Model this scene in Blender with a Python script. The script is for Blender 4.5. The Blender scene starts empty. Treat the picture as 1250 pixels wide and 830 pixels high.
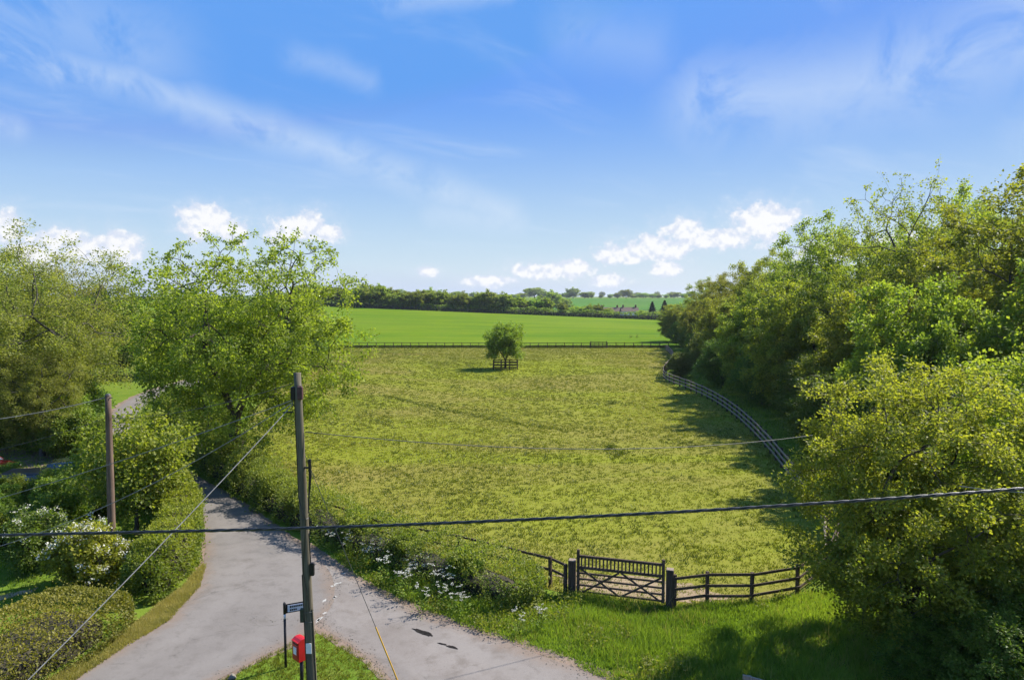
import bpy, bmesh, math, random
import numpy as np
from mathutils import Vector, Matrix

R = math.radians
SC = bpy.context.scene
COL = SC.collection
rng = np.random.default_rng(7)
random.seed(7)

# ------------------------------------------------------------------ camera
F = 833.0; CX = 625.0; CY = 415.0; CAMZ = 10.5
PITCH = math.atan(53.0 / F)
cam = bpy.data.cameras.new('camera'); cam.sensor_width = 36.0; cam.lens = 24.0
cam.clip_start = 0.1; cam.clip_end = 20000
camo = bpy.data.objects.new('camera', cam); COL.objects.link(camo)
camo.location = (0, 0, CAMZ); camo.rotation_euler = (math.pi / 2 - PITCH, 0, 0)
SC.camera = camo

def ray(px, py):
    c, s = math.cos(PITCH), math.sin(PITCH)
    a, b = (px - CX) / F, (CY - py) / F
    return (a, c + b * s, -s + b * c)
def G(px, py, z=0.0):                       # pixel -> point on the level z
    d = ray(px, py); t = (z - CAMZ) / d[2]
    return (d[0] * t, d[1] * t)
def AT(px, py, Y):                          # pixel -> point at the distance Y of the thing it belongs to
    d = ray(px, py); t = Y / d[1]
    return Vector((d[0] * t, Y, CAMZ + d[2] * t))

# ------------------------------------------------------------------ light
SUN_EL = R(45); SUN_AZ = math.atan2(.86, .51)
SUN_D = Vector((math.sin(SUN_AZ) * math.cos(SUN_EL), math.cos(SUN_AZ) * math.cos(SUN_EL), math.sin(SUN_EL)))
sl = bpy.data.lights.new('sun', 'SUN'); sl.energy = 5.0; sl.angle = R(0.53); sl.color = (1.0, .95, .86)
so = bpy.data.objects.new('sun', sl); COL.objects.link(so)
so.rotation_euler = SUN_D.to_track_quat('Z', 'Y').to_euler(); so.location = SUN_D * 60
SC.view_settings.view_transform = 'Standard'; SC.view_settings.look = 'None'
SC.view_settings.exposure = 1.0; SC.view_settings.gamma = 1.0
SC.view_settings.use_curve_mapping = False
SC.render.engine = 'CYCLES'
cy = SC.cycles
cy.use_denoising = True
try: cy.denoiser = 'OPENIMAGEDENOISE'; cy.denoising_prefilter = 'ACCURATE'; cy.denoising_input_passes = 'RGB_ALBEDO_NORMAL'
except Exception: pass
cy.max_bounces = 8; cy.diffuse_bounces = 5; cy.glossy_bounces = 2; cy.transmission_bounces = 6; cy.transparent_max_bounces = 4
cy.volume_bounces = 0
cy.sample_clamp_indirect = 4.0
cy.use_adaptive_sampling = True; cy.adaptive_threshold = 0.015

# ------------------------------------------------------------------ node helper
class NT:
    def __init__(s, tree): s.t = tree; s.n = tree.nodes; s.l = tree.links
    def new(s, kind, **kw):
        n = s.n.new(kind)
        for k, v in kw.items(): setattr(n, k, v)
        return n
    def put(s, sock, v):
        if v is None: return
        if hasattr(v, 'is_output'): s.l.new(v, sock)
        else: sock.default_value = v
    def m(s, op, a, b=None, c=None, clamp=False):
        n = s.new('ShaderNodeMath', operation=op, use_clamp=clamp)
        for i, v in enumerate((a, b, c)): s.put(n.inputs[i], v)
        return n.outputs[0]
    def comb(s, x, y, z):
        n = s.new('ShaderNodeCombineXYZ')
        for i, v in enumerate((x, y, z)): s.put(n.inputs[i], v)
        return n.outputs[0]
    def noise(s, vec, scale, detail=4, rough=.55, dist=0.0, lac=2.0):
        n = s.new('ShaderNodeTexNoise'); s.put(n.inputs['Vector'], vec)
        n.inputs['Scale'].default_value = scale; n.inputs['Detail'].default_value = detail
        n.inputs['Roughness'].default_value = rough; n.inputs['Distortion'].default_value = dist
        n.inputs['Lacunarity'].default_value = lac
        return n.outputs['Fac']
    def sm(s, v, lo, hi, a=0.0, b=1.0):
        n = s.new('ShaderNodeMapRange', interpolation_type='SMOOTHSTEP')
        s.put(n.inputs[0], v)
        for i, x in enumerate((lo, hi, a, b)): s.put(n.inputs[i + 1], x)
        return n.outputs[0]
    def mix(s, f, a, b):
        n = s.new('ShaderNodeMix', data_type='RGBA'); s.put(n.inputs[0], f)
        for i, v in ((6, a), (7, b)): s.put(n.inputs[i], v if hasattr(v, 'is_output') else (*v[:3], 1))
        return n.outputs[2]

# ------------------------------------------------------------------ sky
SKY_STRENGTH = 0.10
def build_world():
    w = bpy.data.worlds.new('World'); SC.world = w; w.use_nodes = True
    w.cycles.sampling_method = 'MANUAL'; w.cycles.sample_map_resolution = 512
    t = NT(w.node_tree); t.n.clear()
    out = t.new('ShaderNodeOutputWorld'); bg = t.new('ShaderNodeBackground')
    sky = t.new('ShaderNodeTexSky', sky_type='NISHITA'); sky.sun_disc = False
    sky.sun_elevation = SUN_EL; sky.sun_rotation = SUN_AZ; sky.altitude = 60
    sky.air_density = 1.0; sky.dust_density = 0.4; sky.ozone_density = 2.0
    tc = t.new('ShaderNodeTexCoord'); sp = t.new('ShaderNodeSeparateXYZ'); t.l.new(tc.outputs['Generated'], sp.inputs[0])
    x, y, z = sp.outputs
    # the deep, clear blue of the day: the sky's own colour, more saturated, capped at the pale haze colour
    def cm(mode, a, b):
        n = t.new('ShaderNodeMix', data_type='RGBA', blend_type=mode); n.inputs[0].default_value = 1
        t.l.new(a, n.inputs[6]); n.inputs[7].default_value = (*b, 1); return n.outputs[2]
    gm = t.new('ShaderNodeGamma'); gm.inputs[1].default_value = 1.9
    t.l.new(cm('MULTIPLY', sky.outputs[0], (.1, .1, .1)), gm.inputs[0])
    raw = cm('MULTIPLY', gm.outputs[0], (13.3, 13.7, 14.0)); sb_ = t.new('ShaderNodeSeparateColor'); t.l.new(raw, sb_.inputs[0])
    kf = t.m('MINIMUM', 1.0, t.m('DIVIDE', 4.6, t.m('MAXIMUM', sb_.outputs[2], .001)))
    cp_ = t.new('ShaderNodeVectorMath', operation='SCALE'); t.l.new(raw, cp_.inputs[0]); t.l.new(kf, cp_.inputs[3])
    base = cm('LIGHTEN', cp_.outputs[0], (.68, 1.86, 4.45))
    zz = t.m('MAXIMUM', z, 0.0)
    # azimuth / elevation in degrees: the whole ring of the sky
    az = t.m('MULTIPLY', t.m('ARCTAN2', x, y), 57.29578)
    el = t.m('MULTIPLY', t.m('ARCSINE', z), 57.29578)
    def azel(px, py):
        d = Vector(ray(px, py)).normalized()
        return math.degrees(math.atan2(d.x, d.y)), math.degrees(math.asin(d.z))
    p2 = t.comb(az, el, 0.0)
    n1 = t.noise(t.comb(az, t.m('MULTIPLY', el, 1.35), 0.0), 0.42, 6, .58)
    n2 = t.noise(t.comb(az, el, 7.0), 1.3, 4, .6)
    # cumulus: puffs low over the horizon
    puffs = [(6, 282, 30, 24), (-25, 272, 30, 26), (62, 300, 26, 20), (105, 309, 48, 22), (150, 304, 28, 20), (35, 308, 50, 18),
             (258, 272, 36, 23), (278, 280, 28, 18), (240, 284, 26, 14), (368, 277, 42, 20), (345, 288, 26, 12), (402, 284, 22, 13),
             (672, 331, 54, 13), (705, 326, 30, 10), (742, 343, 24, 9), (795, 304, 62, 17), (755, 313, 40, 11), (832, 280, 30, 19), (812, 328, 28, 10),
             (926, 274, 46, 27), (955, 270, 26, 16), (895, 290, 40, 15), (850, 292, 30, 12), (525, 333, 16, 7), (600, 343, 34, 8),
             (1010, 306, 40, 15), (1090, 298, 44, 18)]
    field = None
    for (px, py, rx, ry) in puffs:
        a0, e0 = azel(px, py); k = 57.29578 / F
        cs = math.cos(math.radians(a0)) ** 2
        rx *= 1.22; ry *= 1.15
        du = t.m('MULTIPLY', t.m('SUBTRACT', az, a0), 1 / (rx * k * cs))
        dv = t.m('MULTIPLY', t.m('SUBTRACT', el, e0), 1 / (ry * k))
        dd = t.m('SQRT', t.m('ADD', t.m('MULTIPLY', du, du), t.m('MULTIPLY', dv, dv)))
        f = t.m('SUBTRACT', 1.0, dd)
        field = f if field is None else t.m('MAXIMUM', field, f)
    # the same kind of puffs all round the rest of the horizon
    ring = t.noise(t.comb(t.m('MULTIPLY', az, .55), t.m('MULTIPLY', el, 1.3), 3.0), .16, 2, .5)
    rf = t.m('MULTIPLY', t.m('SUBTRACT', ring, .54), 5.0)
    rf = t.m('SUBTRACT', rf, t.m('MULTIPLY', t.m('ABSOLUTE', t.m('SUBTRACT', el, 3.5)), .22))
    rf = t.m('SUBTRACT', rf, t.sm(t.m('ABSOLUTE', az), 36.0, 44.0, 6.0, 0.0))
    field = t.m('MAXIMUM', field, rf)
    fld = t.m('ADD', field, t.m('ADD', t.m('MULTIPLY', t.m('SUBTRACT', n1, .5), 1.8), t.m('MULTIPLY', t.m('SUBTRACT', n2, .5), .75)))
    cum = t.m('MULTIPLY', t.sm(fld, .0, .50), .95)
    soft = t.m('MULTIPLY', t.sm(fld, -.55, .5), .30)
    cum = t.m('MAXIMUM', cum, soft)
    # cirrus sheet high up: seen in perspective, plus two long streaks
    iz = t.m('DIVIDE', 1.0, t.m('ADD', zz, .12))
    u, v = t.m('MULTIPLY', x, iz), t.m('MULTIPLY', y, iz)
    warp = t.noise(t.comb(u, v, 0.0), .9, 3, .5)
    uu = t.m('ADD', t.m('ADD', t.m('MULTIPLY', u, .80), t.m('MULTIPLY', v, .55)), t.m('MULTIPLY', warp, .9))
    vv = t.m('ADD', t.m('SUBTRACT', t.m('MULTIPLY', v, .80), t.m('MULTIPLY', u, .55)), t.m('MULTIPLY', warp, .5))
    c1 = t.noise(t.comb(t.m('MULTIPLY', uu, .55), t.m('MULTIPLY', vv, 1.7), 4.2), 1.35, 8, .60, .35)
    cir = t.m('MULTIPLY', t.sm(c1, .50, .84), .36)
    def streak(pts, wpx, amp, seed):
        # gaussian band round a bent line of the sky
        A = [azel(*p) for p in pts]; best = None
        for (a, b) in zip(A[:-1], A[1:]):
            dx, dy = b[0] - a[0], b[1] - a[1]; L2 = dx * dx + dy * dy
            px_ = t.m('SUBTRACT', az, a[0]); py_ = t.m('SUBTRACT', el, a[1])
            tt = t.m('DIVIDE', t.m('ADD', t.m('MULTIPLY', px_, dx), t.m('MULTIPLY', py_, dy)), L2, clamp=True)
            ex = t.m('SUBTRACT', px_, t.m('MULTIPLY', tt, dx)); ey = t.m('SUBTRACT', py_, t.m('MULTIPLY', tt, dy))
            d = t.m('SQRT', t.m('ADD', t.m('MULTIPLY', ex, ex), t.m('MULTIPLY', ey, ey)))
            best = d if best is None else t.m('SMOOTH_MIN', best, d, 1.0)
        wn = t.noise(t.comb(az, el, seed), .16, 6, .62, .6)
        d2 = t.m('ADD', best, t.m('MULTIPLY', t.m('SUBTRACT', wn, .5), wpx * .1))
        return t.m('MULTIPLY', t.m('MULTIPLY', t.sm(d2, 0.0, wpx * 57.3 / F, 1.0, 0.0), t.sm(wn, .30, .62)), amp)
    s1 = streak([(-300, -40), (0, 50), (70, 82), (165, 102), (235, 128), (330, 160), (430, 192), (540, 232), (620, 262)], 34, .52, 1.0)
    s2 = streak([(-200, -60), (60, 20), (180, 70)], 90, .28, 2.0)
    s3 = streak([(1500, -70), (1250, 35), (1130, 85), (1000, 112), (860, 122)], 75, .50, 5.0)
    s4 = streak([(360, 70), (410, 82), (450, 100)], 26, .26, 6.4); s5 = streak([(470, 4), (620, -12)], 24, .34, 8.0)
    s6 = streak([(530, 262), (630, 272)], 26, .45, 9.0); s7 = streak([(-20, 150), (16, 156)], 20, .5, 11.0)
    s8 = streak([(700, 40), (790, 60)], 60, .2, 12.0)
    for s in (s1, s2, s3, s4, s5, s6, s7, s8): cir = t.m('MAXIMUM', cir, s)
    haze = t.sm(z, -.02, .30, .92, 0.0)
    n3 = t.noise(t.comb(az, t.m('ADD', el, .45), 7.0), 1.3, 4, .6)
    shade = t.sm(t.m('ADD', fld, t.m('MULTIPLY', t.m('SUBTRACT', n2, n3), 2.2)), .10, .95)
    k = 1.0 / SKY_STRENGTH
    c = t.mix(haze, base, (.285 * k, .342 * k, .44 * k))
    c = t.mix(cir, c, (.345 * k, .405 * k, .485 * k))
    ccol = t.mix(shade, (.37 * k, .40 * k, .47 * k), (.50 * k, .50 * k, .505 * k))
    c = t.mix(cum, c, ccol)
    # below the horizon: plain earth haze
    c = t.mix(t.sm(z, -.02, -.002), (.16 * k, .19 * k, .14 * k), c)
    t.l.new(c, bg.inputs[0]); bg.inputs[1].default_value = SKY_STRENGTH
    t.l.new(bg.outputs[0], out.inputs[0])
build_world()

# ------------------------------------------------------------------ mesh helpers
def new_mesh(name, V, Fc, mat=None, attr=None, smooth=False):
    V = np.asarray(V, dtype=np.float32); me = bpy.data.meshes.new(name)
    if isinstance(Fc, np.ndarray):
        nf, k = Fc.shape; loops = Fc.astype(np.int32).ravel(); starts = np.arange(nf, dtype=np.int32) * k
    else:
        loops = np.fromiter((i for f in Fc for i in f), dtype=np.int32)
        lens = np.array([len(f) for f in Fc]); nf = len(Fc); starts = np.concatenate([[0], np.cumsum(lens)[:-1]]).astype(np.int32)
    me.vertices.add(len(V)); me.vertices.foreach_set('co', V.ravel())
    me.loops.add(len(loops)); me.loops.foreach_set('vertex_index', loops)
    me.polygons.add(nf); me.polygons.foreach_set('loop_start', starts)
    me.update(calc_edges=True)
    me.polygons.foreach_set('use_smooth', np.full(nf, bool(smooth)))
    if attr is not None:
        a = me.attributes.new('tint', 'FLOAT', 'FACE'); a.data.foreach_set('value', np.asarray(attr, dtype=np.float32))
    if mat: me.materials.append(mat)
    return me
def link(name, me, parent=None, loc=None, **props):
    o = bpy.data.objects.new(name, me); COL.objects.link(o)
    if parent is not None: o.parent = parent
    if loc is not None: o.location = loc
    for k, v in props.items(): o[k] = v
    return o
def thing(name, label, cat, loc=(0, 0, 0), rz=0.0, group=None):
    o = bpy.data.objects.new(name, None); COL.objects.link(o); o.location = loc; o.rotation_euler = (0, 0, rz)
    o.empty_display_size = .2; o['label'] = label; o['category'] = cat
    if group: o['group'] = group
    return o
def copy_thing(root, loc, rz=0.0, scale=(1, 1, 1), label=None, group=None):
    r = root.copy(); COL.objects.link(r); r.location = loc; r.rotation_euler = (0, 0, rz); r.scale = scale
    if label: r['label'] = label
    if group: r['group'] = group
    for ch in root.children:
        c = ch.copy(); COL.objects.link(c); c.parent = r
        for g in ch.children:
            d = g.copy(); COL.objects.link(d); d.parent = c
    return r
class MB:
    """collects boxes, tubes and lathes into one mesh"""
    def __init__(s): s.V = []; s.F = []
    def add(s, V, Fc):
        o = len(s.V); s.V += [tuple(v) for v in V]; s.F += [[i + o for i in f] for f in Fc]
    def box(s, c, size, rz=0.0, bev=0.0, M=None):
        bm = bmesh.new(); bmesh.ops.create_cube(bm, size=1.0)
        bmesh.ops.scale(bm, vec=size, verts=bm.verts)
        if bev: bmesh.ops.bevel(bm, geom=bm.edges[:], offset=bev, segments=2, affect='EDGES', profile=.5)
        mt = Matrix.Translation(c) @ (M if M is not None else Matrix.Rotation(rz, 4, 'Z'))
        bm.verts.index_update()
        s.add([mt @ v.co for v in bm.verts], [[v.index for v in f.verts] for f in bm.faces]); bm.free(); return s
    def tube(s, pts, rad, n=6, caps=True):
        pts = [Vector(p) for p in pts]; V = []; Fc = []
        rad = [rad] * len(pts) if not hasattr(rad, '__len__') else rad
        up = Vector((0, 0, 1))
        for i, p in enumerate(pts):
            d = (pts[min(i + 1, len(pts) - 1)] - pts[max(i - 1, 0)]).normalized()
            a = d.cross(up) if abs(d.z) < .95 else d.cross(Vector((1, 0, 0)))
            a.normalize(); b = a.cross(d)
            for k in range(n):
                th = 2 * math.pi * k / n; V.append(p + (a * math.cos(th) + b * math.sin(th)) * rad[i])
        for i in range(len(pts) - 1):
            for k in range(n):
                k2 = (k + 1) % n; Fc.append([i * n + k, i * n + k2, (i + 1) * n + k2, (i + 1) * n + k])
        if caps: Fc += [list(range(n))[::-1], [(len(pts) - 1) * n + k for k in range(n)]]
        s.add(V, Fc); return s
    def build(s, name, mat, parent=None, smooth=False, loc=None, **props):
        return link(name, new_mesh(name, s.V, s.F, mat, smooth=smooth), parent, loc, **props)

def sn(P, scale, seed):                      # cheap smooth noise, about -1..1
    r = np.random.default_rng(seed); P = np.asarray(P) * scale; out = np.zeros(len(P))
    for k in range(5):
        w = r.normal(size=P.shape[1]) * (1.0 + .5 * k); out += np.sin(P @ w + r.uniform(0, 6.28)) / (1 + .35 * k)
    return out / 2.4
def unit(A): return A / np.maximum(np.linalg.norm(A, axis=1, keepdims=True), 1e-9)
def in_poly(P, poly):
    x, y = P[:, 0], P[:, 1]; inside = np.zeros(len(P), bool); n = len(poly)
    for i in range(n):
        x1, y1 = poly[i]; x2, y2 = poly[(i + 1) % n]
        c = ((y1 > y) != (y2 > y)) & (x < (x2 - x1) * (y - y1) / (y2 - y1 + 1e-12) + x1); inside ^= c
    return inside
def sample_poly(poly, n, r):
    poly = np.array(poly); lo, hi = poly.min(0), poly.max(0); out = []
    tot = 0
    while tot < n:
        P = r.uniform(lo, hi, size=(n * 2, 2)); P = P[in_poly(P, poly)]; out.append(P); tot += len(P)
    return np.concatenate(out)[:n]
def dist_line(P, line):
    d = np.full(len(P), 1e9)
    for a, b in zip(line[:-1], line[1:]):
        a = np.array(a); b = np.array(b); ab = b - a
        t = np.clip(((P - a) @ ab) / (ab @ ab), 0, 1); d = np.minimum(d, np.linalg.norm(P - a - t[:, None] * ab, axis=1))
    return d
def resample(line, step):
    line = np.array(line, float); seg = np.linalg.norm(np.diff(line, axis=0), axis=1); s = np.concatenate([[0], np.cumsum(seg)])
    n = max(2, int(s[-1] / step) + 1); q = np.linspace(0, s[-1], n)
    return np.stack([np.interp(q, s, line[:, k]) for k in range(line.shape[1])], 1)
def smooth_line(line, it=3):
    L = np.array(line, float)
    for _ in range(it):
        q = L[:-1] * .75 + L[1:] * .25; r_ = L[:-1] * .25 + L[1:] * .75
        L = np.concatenate([L[:1], np.stack([q, r_], 1).reshape(-1, L.shape[1]), L[-1:]])
    return L

# ------------------------------------------------------------------ materials
MATS = {}
def mat_new(name):
    m = bpy.data.materials.new(name); m.use_nodes = True; t = NT(m.node_tree); t.n.clear()
    out = t.new('ShaderNodeOutputMaterial'); MATS[name] = m
    return m, t, out
def mat_plain(name, col, rough=.7, var=.25, scale=6.0, bump=.0, metal=0.0, spec=.3, coat=0.0):
    m, t, out = mat_new(name); b = t.new('ShaderNodeBsdfPrincipled'); tc = t.new('ShaderNodeTexCoord')
    n = t.noise(tc.outputs['Object'], scale, 5, .6)
    c = t.mix(t.sm(n, .3, .7), [x * (1 - var) for x in col], [min(1, x * (1 + var)) for x in col])
    t.l.new(c, b.inputs['Base Color']); b.inputs['Roughness'].default_value = rough; b.inputs['Metallic'].default_value = metal
    b.inputs['Specular IOR Level'].default_value = spec; b.inputs['Coat Weight'].default_value = coat
    if bump:
        bp = t.new('ShaderNodeBump'); bp.inputs['Strength'].default_value = bump; bp.inputs['Distance'].default_value = .01
        t.l.new(t.noise(tc.outputs['Object'], scale * 6, 4, .6), bp.inputs['Height']); t.l.new(bp.outputs[0], b.inputs['Normal'])
    t.l.new(b.outputs[0], out.inputs[0]); return m
def mat_wood(name, dark, light, stretch=(18, 18, 1.2)):
    m, t, out = mat_new(name); b = t.new('ShaderNodeBsdfPrincipled'); tc = t.new('ShaderNodeTexCoord')
    mp = t.new('ShaderNodeMapping'); mp.inputs['Scale'].default_value = stretch; t.l.new(tc.outputs['Object'], mp.inputs[0])
    n = t.noise(mp.outputs[0], 1.6, 6, .65); n2 = t.noise(tc.outputs['Object'], 1.1, 3, .5)
    f = t.m('ADD', t.m('MULTIPLY', n, .7), t.m('MULTIPLY', n2, .35))
    t.l.new(t.mix(t.sm(f, .34, .72), dark, light), b.inputs['Base Color']); b.inputs['Roughness'].default_value = .85
    b.inputs['Specular IOR Level'].default_value = .2
    bp = t.new('ShaderNodeBump'); bp.inputs['Strength'].default_value = .5; bp.inputs['Distance'].default_value = .01
    t.l.new(n, bp.inputs['Height']); t.l.new(bp.outputs[0], b.inputs['Normal'])
    t.l.new(b.outputs[0], out.inputs[0]); return m
def mat_leaf(name, c0, c1, trans=.42, tcol=None, gloss=.35, rnd=.12):
    m, t, out = mat_new(name)
    at = t.new('ShaderNodeAttribute', attribute_name='tint'); oi = t.new('ShaderNodeObjectInfo')
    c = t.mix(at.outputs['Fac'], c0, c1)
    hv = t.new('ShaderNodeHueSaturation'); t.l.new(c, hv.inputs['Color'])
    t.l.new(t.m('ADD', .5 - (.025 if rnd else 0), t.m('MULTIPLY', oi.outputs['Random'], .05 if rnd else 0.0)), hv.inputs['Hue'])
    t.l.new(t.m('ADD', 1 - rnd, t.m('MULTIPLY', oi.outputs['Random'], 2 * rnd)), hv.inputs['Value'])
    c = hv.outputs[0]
    b = t.new('ShaderNodeBsdfPrincipled'); t.l.new(c, b.inputs['Base Color']); b.inputs['Roughness'].default_value = .55
    b.inputs['Specular IOR Level'].default_value = gloss
    tr = t.new('ShaderNodeBsdfTranslucent')
    mm = t.new('ShaderNodeMix', data_type='RGBA', blend_type='MULTIPLY'); mm.inputs[0].default_value = 1
    t.l.new(c, mm.inputs[6]); mm.inputs[7].default_value = (*(tcol or (1.30, 1.36, .62)), 1); t.l.new(mm.outputs[2], tr.inputs[0])
    mx = t.new('ShaderNodeMixShader'); mx.inputs[0].default_value = trans
    t.l.new(b.outputs[0], mx.inputs[1]); t.l.new(tr.outputs[0], mx.inputs[2]); t.l.new(mx.outputs[0], out.inputs[0])
    return m
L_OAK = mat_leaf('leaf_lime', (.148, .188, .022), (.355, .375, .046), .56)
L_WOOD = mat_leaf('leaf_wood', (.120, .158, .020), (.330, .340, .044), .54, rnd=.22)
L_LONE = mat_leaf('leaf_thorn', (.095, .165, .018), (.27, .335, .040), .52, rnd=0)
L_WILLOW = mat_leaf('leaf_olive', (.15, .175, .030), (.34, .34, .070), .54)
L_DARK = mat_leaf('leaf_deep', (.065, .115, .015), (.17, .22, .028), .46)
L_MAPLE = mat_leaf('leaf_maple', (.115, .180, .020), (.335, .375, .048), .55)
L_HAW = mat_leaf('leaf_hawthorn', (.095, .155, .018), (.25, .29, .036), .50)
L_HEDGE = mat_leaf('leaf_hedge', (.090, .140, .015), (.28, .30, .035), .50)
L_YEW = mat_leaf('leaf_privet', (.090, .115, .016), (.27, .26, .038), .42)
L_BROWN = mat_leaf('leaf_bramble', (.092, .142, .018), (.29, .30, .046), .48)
L_FAR = mat_leaf('leaf_far', (.095, .150, .028), (.33, .38, .060), .52, rnd=.4)
L_CON = mat_leaf('leaf_conifer', (.014, .028, .014), (.045, .065, .030), .15)
L_FLOWER = mat_leaf('petal_white', (.45, .44, .36), (.72, .71, .63), .30, (1.1, 1.1, 1.0))
L_PINK = mat_leaf('petal_cream', (.42, .39, .30), (.66, .63, .54), .30, (1.1, 1.1, 1.0))
L_GRASS = mat_leaf('blade_lush', (.100, .170, .018), (.275, .350, .045), .48, rnd=0)
L_PADD = mat_leaf('blade_paddock', (.110, .125, .014), (.210, .218, .028), .40, rnd=0)
L_RANK = mat_leaf('blade_rank', (.060, .085, .010), (.145, .165, .020), .34, rnd=0)
L_STRAW = mat_leaf('blade_straw', (.19, .19, .040), (.44, .36, .13), .40, rnd=0)
BARK = mat_wood('bark', (.030, .024, .017), (.105, .088, .066), (9, 9, 2))
BARK_G = mat_wood('bark_grey', (.045, .040, .033), (.15, .135, .11), (9, 9, 2))
HEDGE_HULL = mat_plain('hedge_dark_hull', (.035, .030, .018), .9, .4)
FENCE = mat_wood('fence_timber', (.034, .023, .016), (.115, .082, .060))
FENCE_G = mat_wood('fence_timber_pale', (.15, .115, .090), (.36, .29, .225))
POLE = mat_wood('pole_timber', (.062, .052, .036), (.160, .138, .098), (14, 14, .5))
POLE_B = mat_wood('pole_timber_brown', (.075, .050, .036), (.19, .13, .095), (14, 14, .5))
BLACK = mat_plain('black_paint', (.012, .011, .014), .45, .3, 8)
RUBBER = mat_plain('cable_black', (.016, .015, .016), .35, .2, 8, spec=.6)
WIRE = mat_plain('cable_grey', (.21, .20, .19), .5, .2, 8)
WIRE_D = mat_plain('cable_dark', (.05, .05, .05), .5, .2, 8)
RED = mat_plain('post_red', (.40, .010, .014), .35, .12, 5, spec=.5)
WHITE = mat_plain('white_plate', (.72, .72, .74), .5, .06, 10)
SIGNW = mat_plain('sign_white', (.55, .56, .66), .5, .06, 10)
YELLOW = mat_plain('stay_guard', (.55, .30, .03), .5, .15, 5)
PLUM = mat_plain('box_brown', (.075, .035, .035), .6, .2, 12)
GREYG = mat_plain('box_grey', (.045, .05, .035), .6, .2, 12)
PAINT = mat_plain('road_paint', (.34, .325, .30), .8, .25, 14)
STONE = mat_plain('stone', (.17, .15, .12), .9, .3, 9, .5)

def mat_ground(name, cols, scales, bump=(3.0, .08, .6), rough=.95, extra=None, gain=.84):
    """three colours blended by noise of the place itself, real bump relief"""
    m, t, out = mat_new(name); b = t.new('ShaderNodeBsdfPrincipled'); g = t.new('ShaderNodeNewGeometry'); P = g.outputs['Position']
    a = t.noise(P, scales[0], 4, .6); f = t.noise(P, scales[1], 6, .65); s = t.noise(P, scales[2], 4, .7)
    c = t.mix(t.sm(a, .36, .64), cols[0], cols[1])
    c = t.mix(t.m('MULTIPLY', t.sm(f, .45, .72), .85), c, cols[2])
    c = t.mix(t.m('MULTIPLY', t.sm(s, .52, .75), .5), c, [x * .55 for x in cols[0]])
    if extra: c = extra(t, P, c)
    gn = t.new('ShaderNodeMix', data_type='RGBA', blend_type='MULTIPLY'); gn.inputs[0].default_value = 1; t.l.new(c, gn.inputs[6]); gn.inputs[7].default_value = (gain, gain, gain, 1)
    t.l.new(gn.outputs[2], b.inputs['Base Color']); b.inputs['Roughness'].default_value = rough; b.inputs['Specular IOR Level'].default_value = .02
    bp = t.new('ShaderNodeBump'); bp.inputs['Strength'].default_value = bump[2]; bp.inputs['Distance'].default_value = bump[1]
    h = t.noise(P, bump[0], 6, .6); t.l.new(h, bp.inputs['Height']); t.l.new(bp.outputs[0], b.inputs['Normal'])
    t.l.new(b.outputs[0], out.inputs[0]); return m
def pad_extra(t, P, c):
    mp = t.new('ShaderNodeMapping'); mp.inputs['Scale'].default_value = (.5, 1.0, 1); t.l.new(P, mp.inputs[0])
    n = t.noise(mp.outputs[0], .055, 5, .6, .8)
    c = t.mix(t.m('MULTIPLY', t.sm(n, .40, .64), .95), c, (.215, .185, .050))
    d = t.noise(P, 4.5, 5, .7, .0)
    c = t.mix(t.m('MULTIPLY', t.sm(d, .56, .70), .38), c, (.065, .085, .012))
    return c
GROUND_M = mat_ground('meadow', [(.10, .165, .018), (.14, .20, .024), (.17, .19, .035)], (.12, 1.5, 5.0))
PADDOCK_M = mat_ground('paddock_turf', [(.185, .212, .020), (.212, .235, .024), (.228, .222, .036)], (.05, 1.6, 6.0), (7.0, .05, .7), extra=pad_extra)
def crop_extra(t, P, c):
    mp = t.new('ShaderNodeMapping'); mp.inputs['Rotation'].default_value = (0, 0, .12); mp.inputs['Scale'].default_value = (.10, 1.0, 1); t.l.new(P, mp.inputs[0])
    n = t.noise(mp.outputs[0], .13, 5, .65, .4)
    c = t.mix(t.m('MULTIPLY', t.sm(n, .44, .66), .75), c, (.060, .140, .010))
    sp = t.new('ShaderNodeSeparateXYZ'); t.l.new(P, sp.inputs[0])
    w = t.m('ADD', t.m('ADD', sp.outputs[1], t.m('MULTIPLY', sp.outputs[0], .16)), t.m('MULTIPLY', t.noise(P, .02, 2, .5), 14.0))
    fr = t.m('ABSOLUTE', t.m('SUBTRACT', t.m('FRACT', t.m('DIVIDE', w, 21.0)), .5))
    c = t.mix(t.m('MULTIPLY', t.sm(fr, .015, .05, 1.0, 0.0), .45), c, (.075, .115, .014))
    b2 = t.noise(P, .012, 3, .5); return t.mix(t.m('MULTIPLY', t.sm(b2, .40, .62), .35), c, (.19, .235, .024))
CROP_M = mat_ground('crop_turf', [(.105, .180, .008), (.128, .197, .009), (.150, .205, .011)], (.02, .10, .6), (1.2, .15, .5), extra=crop_extra)
FAR_M = mat_ground('far_turf', [(.06, .15, .02), (.075, .18, .02), (.10, .17, .03)], (.004, .02, .1), (.2, .3, .3))
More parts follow.
